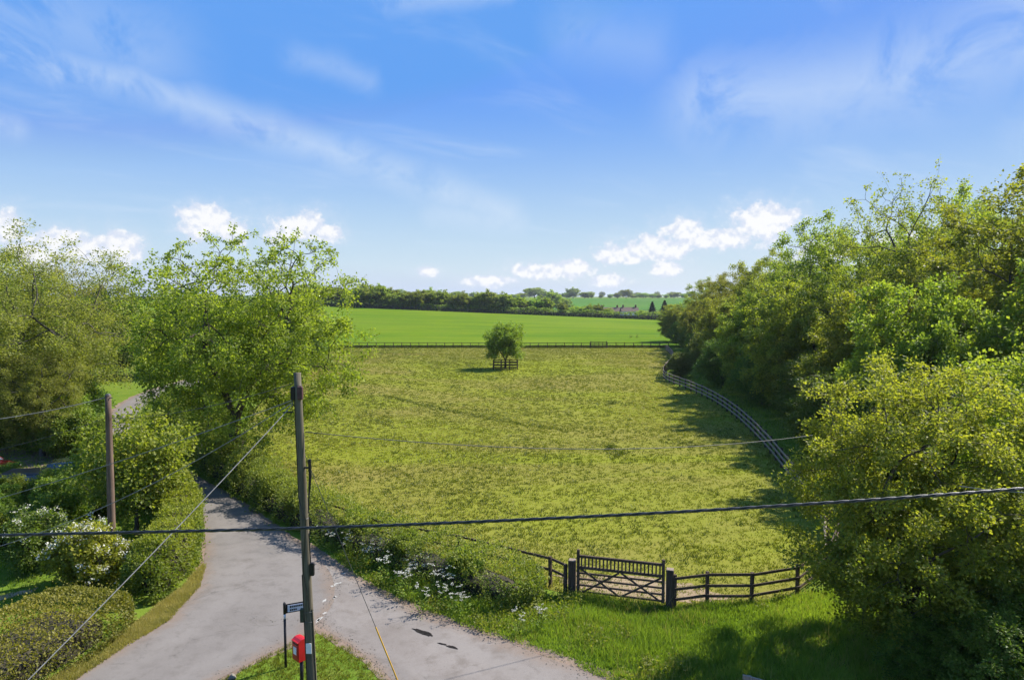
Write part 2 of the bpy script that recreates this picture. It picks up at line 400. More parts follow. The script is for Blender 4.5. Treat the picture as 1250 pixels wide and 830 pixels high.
def road_extra(t, P, c):
    ac = t.new('ShaderNodeAttribute', attribute_name='across').outputs['Fac']; wn = t.noise(P, .8, 5, .65); w2 = t.noise(P, 5.0, 4, .7)
    e = t.m('ABSOLUTE', t.m('SUBTRACT', ac, .5)); e2 = t.m('ADD', e, t.m('MULTIPLY', t.m('SUBTRACT', wn, .5), .22))
    tr = t.m('MULTIPLY', t.sm(t.m('ABSOLUTE', t.m('SUBTRACT', e2, .24)), .02, .12, 1.0, 0.0), .30)          # tyre-polished tracks
    c = t.mix(tr, c, (.262, .238, .218))
    grit = t.m('MULTIPLY', t.sm(t.m('ADD', e2, t.m('MULTIPLY', t.m('SUBTRACT', w2, .5), .12)), .37, .50), .75)
    c = t.mix(grit, c, (.235, .175, .135))
    ch = t.noise(P, 55.0, 3, .8); c = t.mix(t.m('MULTIPLY', t.sm(ch, .55, .70), .45), c, (.33, .30, .275)); c = t.mix(t.m('MULTIPLY', t.sm(ch, .45, .30), .4), c, (.10, .09, .085))
    pt = t.noise(P, .22, 3, .5); c = t.mix(t.m('MULTIPLY', t.sm(pt, .56, .60), .22), c, (.13, .122, .115))
    mp = t.new('ShaderNodeMapping'); mp.inputs['Scale'].default_value = (1, 1, 1); t.l.new(P, mp.inputs[0])
    n = t.noise(mp.outputs[0], .55, 6, .7, 1.2)
    c = t.mix(t.m('MULTIPLY', t.sm(n, .54, .70), .35), c, (.115, .098, .082))
    v = t.new('ShaderNodeTexVoronoi', feature='DISTANCE_TO_EDGE'); v.inputs['Scale'].default_value = .55
    w = t.noise(P, 1.6, 5, .7); vec = t.new('ShaderNodeVectorMath', operation='ADD'); t.l.new(P, vec.inputs[0]); t.l.new(t.comb(w, w, 0.0), vec.inputs[1])
    t.l.new(vec.outputs[0], v.inputs['Vector'])
    c = t.mix(t.m('MULTIPLY', t.m('MULTIPLY', t.sm(v.outputs['Distance'], .0, .012, 1.0, 0.0), t.sm(n, .45, .6)), .35), c, (.06, .055, .05))
    return c
ROAD_M = mat_ground('worn_tarmac', [(.205, .184, .168), (.235, .212, .194), (.18, .16, .145)], (.25, 2.2, 30.0), (60, .006, .5), .9, road_extra, .77)
LANE_M = mat_ground('worn_lane', [(.225, .196, .176), (.265, .235, .213), (.185, .158, .138)], (.35, 1.6, 22.0), (50, .008, .6), .9, road_extra, .79)
GRAVEL_M = mat_ground('gravel_margin', [(.21, .15, .115), (.27, .20, .155), (.13, .115, .055)], (.6, 3.5, 30.0), (30, .02, .8))
EARTH_M = mat_ground('bare_earth', [(.30, .22, .14), (.36, .27, .18), (.22, .19, .08)], (.5, 2.5, 14.0), (12, .03, .8))
HOLE_M = mat_ground('wet_pothole', [(.018, .016, .015), (.03, .026, .024), (.05, .045, .04)], (2, 8, 30.0), (30, .02, .8), .5)

# ------------------------------------------------------------------ terrain
def sstep(t): t = np.clip(t, 0, 1); return t * t * (3 - 2 * t)
def H(x, y):
    x = np.asarray(x, float); y = np.asarray(y, float)
    side = np.clip((66 - x) / 138.0, 0, 1.6)
    h = 5.6 * side * np.clip(sstep((y - 140) / 230.0) / sstep(np.array(160 / 230.0)), 0, 1.0)
    back = sstep((y - 318) / 160.0); h = h * (1 - back) - 2.0 * back
    h = h + 9.5 * sstep((y - 560) / 420.0) + 2.0 * np.sin(x * .0022 + 1.0) * sstep((y - 900) / 1200.0)
    return h
def ground_sheet():
    xs = np.unique(np.concatenate([np.linspace(-7000, -400, 18), np.linspace(-400, -100, 14), np.linspace(-100, 100, 51), np.linspace(100, 400, 14), np.linspace(400, 7000, 18)]))
    ys = np.unique(np.concatenate([np.linspace(-300, 0, 7), np.linspace(0, 140, 36), np.linspace(140, 340, 41), np.linspace(340, 1100, 50), np.linspace(1100, 9000, 26)]))
    X, Y = np.meshgrid(xs, ys); Z = H(X, Y); Z = Z - .30 * sstep((Y - 139) / 4) * (1 - sstep((Y - 300) / 6))
    V = np.stack([X, Y, Z], -1).reshape(-1, 3); nx = len(xs); ny = len(ys)
    i = (np.arange(ny - 1)[:, None] * nx + np.arange(nx - 1)[None, :]).ravel()
    link('ground', new_mesh('ground', V, np.stack([i, i + 1, i + nx + 1, i + nx], 1), GROUND_M, smooth=True), kind='structure')
ground_sheet()
def grid_sheet(name, x0, x1, y0, y1, nx, ny, mat, dz):
    xs = np.linspace(x0, x1, nx); ys = np.linspace(y0, y1, ny); X, Y = np.meshgrid(xs, ys); Z = H(X, Y) + dz
    i = (np.arange(ny - 1)[:, None] * nx + np.arange(nx - 1)[None, :]).ravel()
    link(name, new_mesh(name, np.stack([X, Y, Z], -1).reshape(-1, 3), np.stack([i, i + 1, i + nx + 1, i + nx], 1), mat, smooth=True), kind='structure')
grid_sheet('crop_field', -170, 150, 140.6, 303, 81, 61, CROP_M, .02)
grid_sheet('far_field', 30, 420, 600, 985, 40, 60, FAR_M, .35)

# fence and hedge lines that bound the paddock (ground points)
GA = G(704, 726); GB = G(811, 739); FP = [G(823, 741), G(863, 736), G(917, 736), G(973, 726)]
FR = [G(970, 592), G(938, 550), G(905, 515), G(872, 491), G(840, 476), G(812, 466), G(809, 459), G(818, 448), G(823, 441), G(820, 434), G(813, 428)]
LINE_RIGHT = [FP[3], (12.6, 26.6), (14.6, 31.2)] + FR
LINE_LEFT = [G(690, 725), (-2.1, 26.4), (-5.5, 28.1), (-9.1, 31.2), (-12.6, 35.2), (-15.7, 38.8), (-19, 48), (-24, 62), (-28, 85), (-33, 115), (-36, 139.2)]
FAR_Y = 139.2
PADDOCK = LINE_LEFT + [(FR[-1][0], FAR_Y)] + LINE_RIGHT[::-1] + [FP[2], FP[1], FP[0]]
link('paddock', new_mesh('paddock', [(x, y, .006) for x, y in PADDOCK], [list(range(len(PADDOCK)))[::-1]], PADDOCK_M), kind='structure')

# roads: strips between their two edges
RL = [(-26, -2), (-17, 8), (-13.5, 14)] + [G(90, 830), G(150, 790), G(205, 757), G(243, 715), G(252, 670), G(250, 640)] + [(-17.6, 36.6), (-21.6, 40.8), (-27.5, 47.5), (-33.0, 55), (-37.2, 63.0), (-40.2, 72), (-41.5, 84), (-41, 110)]
RR = [(-22, -4), (-13, 8), (-10, 15)] + [G(265, 830), G(330, 795), G(385, 768), G(416, 720), G(392, 680), G(345, 650)] + [G(300, 615), (-17.2, 38.0), (-23.3, 44.6), (-28.5, 52.0), (-32.8, 60.5), (-36.3, 71), (-37.6, 84), (-37, 110)]
LT = [(-8.6, 28.2), G(410, 690), G(480, 735), G(560, 765), G(640, 790), G(740, 830), (6.2, 15.3), (10, 12), (18, 6)]
LB = [(-8.6, 21.5), (-6.6, 21.6), G(400, 770), G(440, 795), G(480, 830), (-1.0, 15.6), (3, 12.0), (7, 8.5), (15, 2.5)]
def strip(name, A, B, mat, z, widen=0.0, wob=.05, seed=0, n=220):
    def rs(L): 
        L = smooth_line(L, 2); return resample(L, 1.0) if False else L
    A = rs(A); B = rs(B)
    def at(L, q):
        s = np.concatenate([[0], np.cumsum(np.linalg.norm(np.diff(L, axis=0), axis=1))]); s /= s[-1]
        return np.stack([np.interp(q, s, L[:, k]) for k in (0, 1)], 1)
    q = np.linspace(0, 1, n); a = at(A, q); b = at(B, q); d = unit(b - a)
    wa = widen + wob * sn(a, 1.7, seed) + wob * .6 * sn(a, 5.0, seed + 1); wb = widen + wob * sn(b, 1.7, seed + 2) + wob * .6 * sn(b, 5.0, seed + 3)
    a = a - d * wa[:, None]; b = b + d * wb[:, None]
    K = 11; us = np.linspace(0, 1, K); V = np.concatenate([np.c_[a + (b - a) * u_, np.full(n, z)] for u_ in us])
    ii = np.arange(n - 1)[None, :] + n * np.arange(K - 1)[:, None]; ii = ii.ravel()
    me = new_mesh(name, V, np.stack([ii, ii + n, ii + n + 1, ii + 1], 1), mat)
    at_ = me.attributes.new('across', 'FLOAT', 'POINT'); at_.data.foreach_set('value', np.repeat(us, n).astype(np.float32))
    return link(name, me, kind='structure')
# index-matched strips need matched stations, so the edges above were listed in step
strip('road_margin', RL, RR, GRAVEL_M, .004, .28, .16, 1)
strip('lane_margin', LT, LB, GRAVEL_M, .007, .42, .14, 5)
lane = strip('lane', LT, LB, LANE_M, .010, -.02, .06, 9)
road = strip('road', RL, RR, ROAD_M, .013, 0, .05, 13)
def blob(cx, cy_, rx, ry, rot, seed, n=22, wob=.25):
    r = np.random.default_rng(seed); th = np.linspace(0, 2 * math.pi, n, endpoint=False); k = 1 + wob * r.uniform(-1, 1, n)
    x = np.cos(th) * rx * k; y = np.sin(th) * ry * k; c, s = math.cos(rot), math.sin(rot)
    return [(cx + x_ * c - y_ * s, cy_ + x_ * s + y_ * c) for x_, y_ in zip(x, y)]
def patch(name, pts, z, mat, parent=None, **kw):
    return link(name, new_mesh(name, [(x, y, z) for x, y in pts], [list(range(len(pts)))], mat), parent, **kw)
for i, (px, py, rx, ry, rot) in enumerate([(517, 772, .42, .10, -.62), (540, 786, .15, .05, -.4), (552, 790, .20, .06, -.5)]):
    x, y = G(px, py); patch('pothole', blob(x, y, rx, ry, rot, 30 + i), .0165, HOLE_M, lane)
# broken give-way dashes across the lane's mouth
dashes = [(388, 757, 5), (391, 741, 5), (395, 733, 5), (399, 724, 6), (405, 715, 6), (410, 709, 5), (397, 748, 4), (403, 738, 4), (407, 729, 5), (412, 721, 5), (418, 700, 4), (402, 700, 4), (409, 729, 6), (391, 756, 6)][::2] + [(388, 757, 9), (410, 712, 8)]
for i, (px, py, w) in enumerate(dashes):
    x, y = G(px + (i % 3), py); patch('paint_mark', blob(x, y, w * .020, .05, 1.0 + .5 * math.sin(i * 2.1), 50 + i, 14, .6), .0170, PAINT, road)
link('bare_earth', new_mesh('bare_earth', [(x, y, .012) for x, y in blob(4.5, 24.1, 3.0, .95, -.25, 77, 40, .18)], [list(range(40))], EARTH_M), kind='structure')

# ------------------------------------------------------------------ foliage
def leaf_arrays(C, ax, nrm, size, ratio=.72):
    n = len(C); ax = unit(ax); b = unit(np.cross(nrm, ax)); nn = np.cross(ax, b); s = np.asarray(size)[:, None]
    v0 = C - ax * s * .5; v2 = C + ax * s * .5; f = nn * s * .12
    v1 = C + b * s * ratio * .5 + f - ax * s * .06; v3 = C - b * s * ratio * .5 + f - ax * s * .06
    V = np.stack([v0, v1, v2, v3], 1).reshape(-1, 3); Fc = np.arange(4 * n, dtype=np.int32).reshape(-1, 4)
    return V, Fc
def tree_parts(seed, tips_n, leaves_per, crown_c, crown_r, trunk_h, trunk_r, leaf, rc=.5, base=(0, 0, 0), shell=.42, bottom=-1.0, lump=.22, airy=0.0, spikes=0, flat=.75, lean=0.0, tint_top=.25):
    """tips spread through an uneven crown; limbs found by splitting the tips again and again"""
    r = np.random.default_rng(seed); cc = np.array(crown_c, float); cr = np.array(crown_r, float)
    D = unit(r.normal(size=(tips_n * 4, 3))); D = D[D[:, 2] > bottom][:tips_n]
    rad = 1 + lump * sn(D, 2.2, seed + 1) + lump * .6 * sn(D, 4.5, seed + 2)
    rr = rad * r.uniform(0, 1, len(D)) ** shell
    T = cc + D * rr[:, None] * cr
    if spikes:
        S = unit(np.c_[r.normal(size=(spikes, 2)) * .55, r.uniform(.5, 1, spikes)]); T2 = cc + S * cr * r.uniform(1.02, 1.2, (spikes, 1)); T = np.concatenate([T, T2])
    T = T[T[:, 2] > .15]; N = len(T)
    tubesV = []; tubesF = []; off = 0; ends = []
    def tube(pts, ra, rb, n):
        nonlocal off
        k = len(pts); d = np.gradient(pts, axis=0); d = unit(d); up = np.array([.31, .17, .93]); a = unit(np.cross(d, up)); b = np.cross(a, d)
        th = np.arange(n) * 2 * math.pi / n; rd = np.linspace(ra, rb, k)
        V = pts[:, None, :] + (a[:, None, :] * np.cos(th)[None, :, None] + b[:, None, :] * np.sin(th)[None, :, None]) * rd[:, None, None]
        tubesV.append(V.reshape(-1, 3)); i = np.arange(k - 1)[:, None] * n; j = np.arange(n)[None, :]; j2 = (j + 1) % n
        tubesF.append(np.stack([i + j, i + j2, i + n + j2, i + n + j], -1).reshape(-1, 4) + off); off += k * n
    def rad_of(n): return max(.009, trunk_r * .78 * (n / N) ** .54)
    def grow(p, d, idx, depth):
        n = len(idx)
        if n == 1:
            q = T[idx[0]]; L = np.linalg.norm(q - p); m = p + (d * .5 + (q - p) / max(L, 1e-6) * .5) * L * .45; t = np.linspace(0, 1, 4)[:, None]
            pts = (1 - t) ** 2 * p + 2 * t * (1 - t) * m + t * t * q; tube(pts, rad_of(1), .006, 3); ends.append((idx[0], pts[1], q)); return
        k = 2 if n < 6 or r.random() < .6 else 3
        Q = T[idx]; U = unit(Q - p) + .25 * (Q - p) / cr.max()
        cen = U[r.choice(n, k, replace=False)]
        for _ in range(6):
            lab = np.argmin(((U[:, None] - cen[None]) ** 2).sum(-1), 1)
            for c in range(k):
                if (lab == c).any(): cen[c] = U[lab == c].mean(0)
        if len(np.unique(lab)) < 2: lab = np.arange(n) % k
        for c in range(k):
            sub = idx[lab == c]
            if len(sub) == 0: continue
            ce = T[sub].mean(0); L = np.linalg.norm(ce - p)
            if len(sub) == 1: grow(p, d, sub, depth + 1); continue
            f = .42 + .12 * r.random() if len(sub) > 8 else .6
            q = p + (ce - p) * f; q[2] += .05 * L * (1 if depth < 3 else 0); q += r.normal(size=3) * L * .035
            m = p + (d * .45 + (q - p) / max(np.linalg.norm(q - p), 1e-6) * .55) * L * f * .45; t = np.linspace(0, 1, 5 if len(sub) > 12 else 4)[:, None]
            pts = (1 - t) ** 2 * p + 2 * t * (1 - t) * m + t * t * q
            tube(pts, rad_of(len(sub)) * 1.12, rad_of(len(sub)) * .9, 6 if len(sub) > 40 else (5 if len(sub) > 8 else 4))
            grow(q, unit((q - m)[None])[0], sub, depth + 1)
    b0 = np.array(base, float); top = b0 + np.array([lean * trunk_h, 0, trunk_h])
    t = np.linspace(0, 1, 6)[:, None]; pts = b0 + (top - b0) * t; pts[1:-1, :2] += r.normal(size=(4, 2)) * trunk_r * .18
    pts = np.concatenate([pts[:1] - [[0, 0, .3]], pts]); 
    tube(pts, trunk_r * 1.25, trunk_r * .86, 9); grow(top, np.array([lean, 0, 1.0]), np.arange(N), 0)
    # leaves
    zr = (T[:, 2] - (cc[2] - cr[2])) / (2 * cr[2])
    keep = np.clip(1 - airy * sstep((zr - .55) / .5), .12, 1)
    CL = []; AX = []; TI = []
    clump_t = r.uniform(0, 1, N)
    for (i, a, q) in ends:
        n = max(4, int(leaves_per * keep[i] * r.uniform(.6, 1.35)))
        g = r.normal(size=(n, 3)) * [rc, rc, rc * flat]; lim = np.linalg.norm(g, axis=1, keepdims=True); g *= np.minimum(1, 1.7 * rc / np.maximum(lim, 1e-6))
        tt = r.uniform(.15, 1.0, n)[:, None] ** .6; pos = a + (q - a) * tt + g * (.35 + .65 * tt) * (1 if keep[i] > .5 else .55)
        CL.append(pos); AX.append(g + r.normal(size=(n, 3)) * rc * .5 + [0, 0, -.1 * rc])
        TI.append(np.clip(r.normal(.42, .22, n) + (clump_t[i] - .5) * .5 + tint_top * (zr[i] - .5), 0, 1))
    C = np.concatenate(CL); A = np.concatenate(AX); TI = np.concatenate(TI); C[:, 2] = np.maximum(C[:, 2], .06)
    nr = r.normal(size=C.shape) * .75 + [0, 0, .55] + unit(C - cc) * .35
    V, Fc = leaf_arrays(C, A, nr, leaf * r.uniform(.65, 1.3, len(C)))
    return (np.concatenate(tubesV), np.concatenate(tubesF)), (V, Fc, TI), C
def tree(name, label, cat, loc, leafmat, bark=BARK, rz=0.0, group=None, blossom=None, **kw):
    (bv, bf), (lv, lf, ti), C = tree_parts(**kw)
    root = thing(name, label, cat, loc, rz, group)
    woody = 'trunk' if cat == 'tree' else 'stem'
    link(woody, new_mesh(woody, bv, bf, bark, smooth=True), root)
    cn = 'crown' if cat == 'tree' else 'foliage'
    link(cn, new_mesh(cn, lv, lf, leafmat, ti), root)
    if blossom:
        bm_, cnt, size, seed = blossom; r = np.random.default_rng(seed)
        cc = np.array(kw['crown_c']); cr = np.array(kw['crown_r']); o = np.linalg.norm((C - cc) / cr, axis=1) + .25 * (C[:, 2] - cc[2]) / cr[2]
        cand = np.argsort(-o)[:max(cnt * 2, 50)]; heads = C[r.choice(cand, max(10, cnt // 12), replace=False)]
        P = np.repeat(heads, 12, 0) + r.normal(size=(len(heads) * 12, 3)) * size * .9
        V, Fc = leaf_arrays(P, r.normal(size=P.shape), r.normal(size=P.shape) * .5 + [.3, .1, 1], size * r.uniform(.6, 1.2, len(P)), .9)
        link('blossom', new_mesh('blossom', V, Fc, bm_, r.uniform(0, 1, len(P))), root, kind='stuff')
    return root

# the big lime-green tree beside the lane's hedge
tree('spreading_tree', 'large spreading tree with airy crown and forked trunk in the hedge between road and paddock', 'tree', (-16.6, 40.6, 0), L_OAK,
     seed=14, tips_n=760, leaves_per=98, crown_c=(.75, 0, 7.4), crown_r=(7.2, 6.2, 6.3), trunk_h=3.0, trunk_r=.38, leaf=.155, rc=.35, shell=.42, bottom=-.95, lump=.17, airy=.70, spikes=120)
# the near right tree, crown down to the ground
tree('bushy_tree', 'dense round bushy tree with yellow-green top and lower skirt tinted dark as shade beside the verge', 'tree', (11.65, 19.5, 0), L_MAPLE,
     seed=23, tips_n=640, leaves_per=165, crown_c=(.15, 0, 4.1), crown_r=(3.75, 3.5, 4.4), trunk_h=1.2, trunk_r=.24, leaf=.094, rc=.245, shell=.36, bottom=-.97, lump=.17, airy=.1, spikes=20, tint_top=.7)  # leaf tint darkens downward, painting in the shaded lower crown
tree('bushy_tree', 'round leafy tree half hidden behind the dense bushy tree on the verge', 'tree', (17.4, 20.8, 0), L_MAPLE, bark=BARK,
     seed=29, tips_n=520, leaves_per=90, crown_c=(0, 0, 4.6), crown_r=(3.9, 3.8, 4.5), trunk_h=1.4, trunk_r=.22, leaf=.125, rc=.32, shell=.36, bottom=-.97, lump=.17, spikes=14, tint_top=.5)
# the young maple and the shrubs of the garden on the left
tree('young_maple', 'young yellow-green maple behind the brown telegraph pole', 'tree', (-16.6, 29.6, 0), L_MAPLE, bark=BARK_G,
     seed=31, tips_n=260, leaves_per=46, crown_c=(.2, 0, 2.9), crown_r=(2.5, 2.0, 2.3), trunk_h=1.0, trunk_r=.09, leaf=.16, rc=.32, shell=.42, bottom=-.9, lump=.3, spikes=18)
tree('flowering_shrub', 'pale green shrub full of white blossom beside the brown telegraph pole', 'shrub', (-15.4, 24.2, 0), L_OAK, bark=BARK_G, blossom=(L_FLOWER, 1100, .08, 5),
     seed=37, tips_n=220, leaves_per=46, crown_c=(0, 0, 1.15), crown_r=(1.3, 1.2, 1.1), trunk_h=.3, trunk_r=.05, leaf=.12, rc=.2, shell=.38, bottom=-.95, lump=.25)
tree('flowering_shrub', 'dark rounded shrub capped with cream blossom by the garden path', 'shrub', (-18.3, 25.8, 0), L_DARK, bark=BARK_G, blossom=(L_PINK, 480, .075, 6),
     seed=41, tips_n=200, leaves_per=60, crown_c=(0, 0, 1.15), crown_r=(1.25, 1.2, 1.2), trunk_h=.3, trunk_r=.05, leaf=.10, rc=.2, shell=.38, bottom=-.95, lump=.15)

# kinds of tree that stand in numbers; each is made once and copied
PROTO = {}
def proto(key, mat, bark=BARK, **kw): PROTO[key] = (kw, mat, bark)
proto('broad', L_WOOD, seed=51, tips_n=480, leaves_per=132, crown_c=(0, 0, 9.6), crown_r=(6.2, 6.2, 8.2), trunk_h=3.4, trunk_r=.38, leaf=.20, rc=.40, shell=.38, bottom=-.93, lump=.20, airy=.12, spikes=26)
proto('airy', L_WOOD, BARK_G, seed=57, tips_n=640, leaves_per=80, crown_c=(0, 0, 10.4), crown_r=(6.6, 6.4, 8.6), trunk_h=3.8, trunk_r=.42, leaf=.185, rc=.46, shell=.42, bottom=-.9, lump=.22, airy=.80, spikes=40)
proto('dome', L_WOOD, seed=61, tips_n=430, leaves_per=165, crown_c=(0, 0, 5.4), crown_r=(4.9, 4.8, 5.2), trunk_h=1.8, trunk_r=.28, leaf=.182, rc=.36, shell=.40, bottom=-.95, lump=.24, airy=.15, spikes=14)
proto('olive', L_WILLOW, BARK_G, seed=67, tips_n=660, leaves_per=95, crown_c=(0, 0, 8.4), crown_r=(6.6, 6.0, 7.2), trunk_h=3.0, trunk_r=.36, leaf=.145, rc=.42, shell=.42, bottom=-.93, lump=.24, airy=.40, spikes=44)
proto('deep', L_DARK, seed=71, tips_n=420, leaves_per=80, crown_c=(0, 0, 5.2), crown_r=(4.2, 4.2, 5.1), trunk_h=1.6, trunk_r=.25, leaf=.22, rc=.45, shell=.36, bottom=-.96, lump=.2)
proto('shrub', L_HAW, seed=73, tips_n=260, leaves_per=70, crown_c=(0, 0, 1.7), crown_r=(1.9, 1.8, 1.65), trunk_h=.4, trunk_r=.08, leaf=.13, rc=.26, shell=.36, bottom=-.97, lump=.25)
proto('shrub_far', L_HAW, seed=74, tips_n=120, leaves_per=60, crown_c=(0, 0, 1.7), crown_r=(1.9, 1.8, 1.65), trunk_h=.4, trunk_r=.08, leaf=.22, rc=.36, shell=.36, bottom=-.97, lump=.25)
FIRST = {}
NAMES = {'broad': 'woodland_tree', 'airy': 'woodland_tree', 'dome': 'woodland_tree', 'olive': 'leafy_tree', 'deep': 'dark_tree', 'shrub': 'shrub', 'shrub_far': 'shrub'}
def place(key, x, y, h=1.0, w=1.0, rz=None, label='', group=None, name=None, z=0.0):
    rz = random.uniform(0, 6.28) if rz is None else rz
    if key not in FIRST:
        kw, m, bk = PROTO[key]; cat = 'shrub' if key.startswith('shrub') else 'tree'
        o = tree(name or NAMES[key], label, cat, (x, y, z), m, bk, rz, group, **kw); o.scale = (w, w, h); FIRST[key] = o; return o
    o = copy_thing(FIRST[key], (x, y, z), rz, (w, w, h), label, group); o.name = name or NAMES[key]
    if not group and 'group' in o: del o['group']
    return o
WG = 'trees of the wood beyond the right fence'
place('airy', 33.5, 57, 1.06, .98, 1.0, 'tallest open-crowned tree of the wood with dark bare twigs on top')
place('broad', 33.5, 44, .98, 1.12, 0.3, 'tall dense broad tree at the near end of the wood')
for (k, x, y, h, w) in [('broad', 33, 71, 1.0, 1.0), ('airy', 36, 85, .86, .92), ('broad', 36.5, 98, .90, .92), ('broad', 38.5, 114, .82, .9), ('broad', 40, 130, .78, .9), ('broad', 42.5, 147, .76, .9),
                        ('broad', 42, 63, 1.08, 1.05), ('broad', 45, 80, .98, 1.0), ('broad', 47, 102, .88, 1.0), ('broad', 49, 122, .84, 1.0), ('airy', 44, 49, 1.1, 1.0), ('broad', 52, 140, .8, 1.0), ('broad', 54, 70, 1.1, 1.1)]:
    lab = 'open-crowned tree with bare twiggy top standing in the wood' if k == 'airy' else ('tall leafy tree in the front row of the wood above the low edge trees' if x < 43 and y != 63 else 'tall leafy tree deep in the wood showing only above the front row')
    place(k, x, y, h, w, None, lab, 'open-crowned trees of the wood' if k == 'airy' else (WG + ', front row' if 'front row of' in lab else WG + ', back row'))
for (x, y, h, w) in [(25.2, 59, 1.10, 1.05), (25.5, 48.5, 1.0, .95), (26.0, 73, 1.0, .95), (28.5, 88, .95, .9), (32.0, 104, .95, .9), (35.3, 120, .9, .9), (37.2, 136, .9, .9), (23.5, 38.5, 1.05, .92), (30.5, 36, 1.2, 1.0), (38, 158, .8, .9)]:
    place('dome', x, y, h, w, None, 'low domed tree on the wood edge with branches over the fence', 'low trees along the wood edge')
for (x, y, s) in [(23.5, 53, .9), (24.5, 66, .9), (24.5, 79, .85), (27.5, 95, .9), (31, 112, .8), (20.5, 43, .85), (30, 66, 1.1), (30, 80, 1.1), (29, 52, 1.1), (34, 92, 1.1), (28, 43, 1.0), (22, 88.5, .5), (33.5, 126, .8), (35.5, 143, .8)]:
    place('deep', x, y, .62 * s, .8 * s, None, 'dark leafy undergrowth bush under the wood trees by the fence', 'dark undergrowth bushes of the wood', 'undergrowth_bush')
for (x, y, s) in [(17.2, 33.5, .9), (18.3, 38.6, .9), (19.5, 29, 1.3)]:
    place('shrub', x, y, s, s, None, 'low hawthorn shrub under the bushy trees beside the verge', 'low shrubs under the bushy trees')
for (x, y, s) in [(13.6, 16.9, .36), (15.6, 17.4, .40), (12.0, 16.4, .30), (10.9, 17.6, .22), (17.8, 16.8, .42), (19.6, 33.6, .72)]:  # dark leaf kind put here in place of deep shade
    place('deep', x, y, s * .9, s * 1.1, None, 'leafy bush below or behind the bushy trees by the verge, leaf darkened for shade', 'shade-darkened bushes below the bushy trees', 'undergrowth_bush')
# left side
place('olive', -33.5, 47.5, .93, 1.0, 0.6, 'tall olive-green tree with thin twiggy top rising over the parked cars')
place('olive', -41.5, 52, .90, 1.0, 2.0, 'tall olive-green tree beside the yard at the far end of the cars')
for (x, y, h, w) in [(-31.0, 44.5, .46, .46), (-46, 66, .9, 1.0)]:
    place('olive', x, y, h, w, None, 'smaller olive-green tree in the shade left of the far road' if h < .5 else 'tall olive tree left of the far road behind others', None)
for i, (x, y, h, w) in enumerate([(-43.5, 92, 1.05, 1.25), (-53, 88, 1.15, 1.3), (-34, 96, 1.05, 1.15), (-28.5, 90, .95, 1.0), (-49.5, 76, 1.0, 1.05), (-62, 84, 1.2, 1.3), (-30, 74, .6, .7), (-36.5, 46.5, .62, .8), (-41, 50, .7, .9), (-46, 55, .8, 1.0), (-33.5, 50.5, .5, .7)]):
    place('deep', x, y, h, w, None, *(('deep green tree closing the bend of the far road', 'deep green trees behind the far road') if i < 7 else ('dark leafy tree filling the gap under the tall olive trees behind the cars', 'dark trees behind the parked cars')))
for i, (x, y, s) in enumerate([(-24.2, 31.8, .5), (-21.3, 34.0, .8), (-23.5, 30.0, .55), (-20.5, 30.6, .75), (-19.8, 33.0, .9), (-27.5, 32.2, .5), (-22.5, 38.0, .65), (-25.2, 42.5, .55), (-28.6, 44.2, 1.0), (-31.0, 46.0, 1.2), (-27.3, 36.4, .46), (-25.2, 36.4, .40), (-28.6, 34.0, .42), (-25.6, 33.0, .44), (-24.3, 32.6, .56), (-22.8, 33.3, .6), (-21.8, 27.2, .6), (-24.5, 27.5, .8)]):
    place('shrub', x, y, s, s, None, 'rounded green garden shrub behind the flowering shrubs and left hedge', 'green shrubs of the left garden')
for (x, y, s) in [(-21.0, 46.3, .8), (-23.2, 48.5, .8), (-25.4, 51.5, .8), (-27.2, 54.5, .75), (-29.3, 58.5, .75), (-31.0, 63, .7)]:
    place('shrub', x, y, s, s * .9, None, 'hedgerow shrub growing beside the far bend of the road', 'hedgerow shrubs by the far road')
for (x, y, s) in [(-1.7, 24.3, .40), (-4.2, 26.3, .41), (-6.6, 28.5, .46), (-9.6, 31.2, .54), (-11.9, 33.6, .55), (-14.3, 36.6, .6), (-17.2, 40.2, .6)]:
    place('shrub', x, y, s, s * .95, None, 'ragged hawthorn bush growing through the hedgerow between verge and paddock', 'hawthorn bushes in the field hedgerow')
# guarded tree in the paddock
GT = G(617, 450)
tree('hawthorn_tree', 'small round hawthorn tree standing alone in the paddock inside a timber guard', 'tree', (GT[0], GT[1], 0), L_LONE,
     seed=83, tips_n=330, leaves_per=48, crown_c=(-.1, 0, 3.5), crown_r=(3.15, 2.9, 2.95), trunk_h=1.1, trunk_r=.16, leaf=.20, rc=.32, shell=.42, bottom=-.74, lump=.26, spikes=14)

# distant trees along the top of the crop field
FARP = {}
def far_tree(kind, x, y, h, w, label, group, name='hedgerow_tree'):
    z = float(H(x, y)) - .1
    if kind not in FARP:
        if kind == 'con': o = conifer(name, label, (x, y, z))
        else:
            kw = {'round': dict(seed=91, tips_n=150, leaves_per=40, crown_c=(0, 0, .56), crown_r=(.46, .46, .44), trunk_h=.2, trunk_r=.03, leaf=.062, rc=.06, shell=.4, bottom=-.93, lump=.25),
                  'wide': dict(seed=92, tips_n=190, leaves_per=40, crown_c=(0, 0, .52), crown_r=(.62, .58, .45), trunk_h=.2, trunk_r=.03, leaf=.062, rc=.06, shell=.4, bottom=-.93, lump=.3),
                  'tall': dict(seed=93, tips_n=150, leaves_per=34, crown_c=(0, 0, .58), crown_r=(.34, .34, .44), trunk_h=.2, trunk_r=.025, leaf=.058, rc=.055, shell=.4, bottom=-.93, lump=.25, airy=.5)}[kind]
            o = tree(name, label, 'tree', (x, y, z), L_FAR, BARK, 0, group, **kw)
        FARP[kind] = o
        if group: o['group'] = group
    else:
        o = copy_thing(FARP[kind], (x, y, z), random.uniform(0, 6.28), (1, 1, 1), label, group); o.name = name
        if not group and 'group' in o: del o['group']
    o.scale = (w, w, h); return o
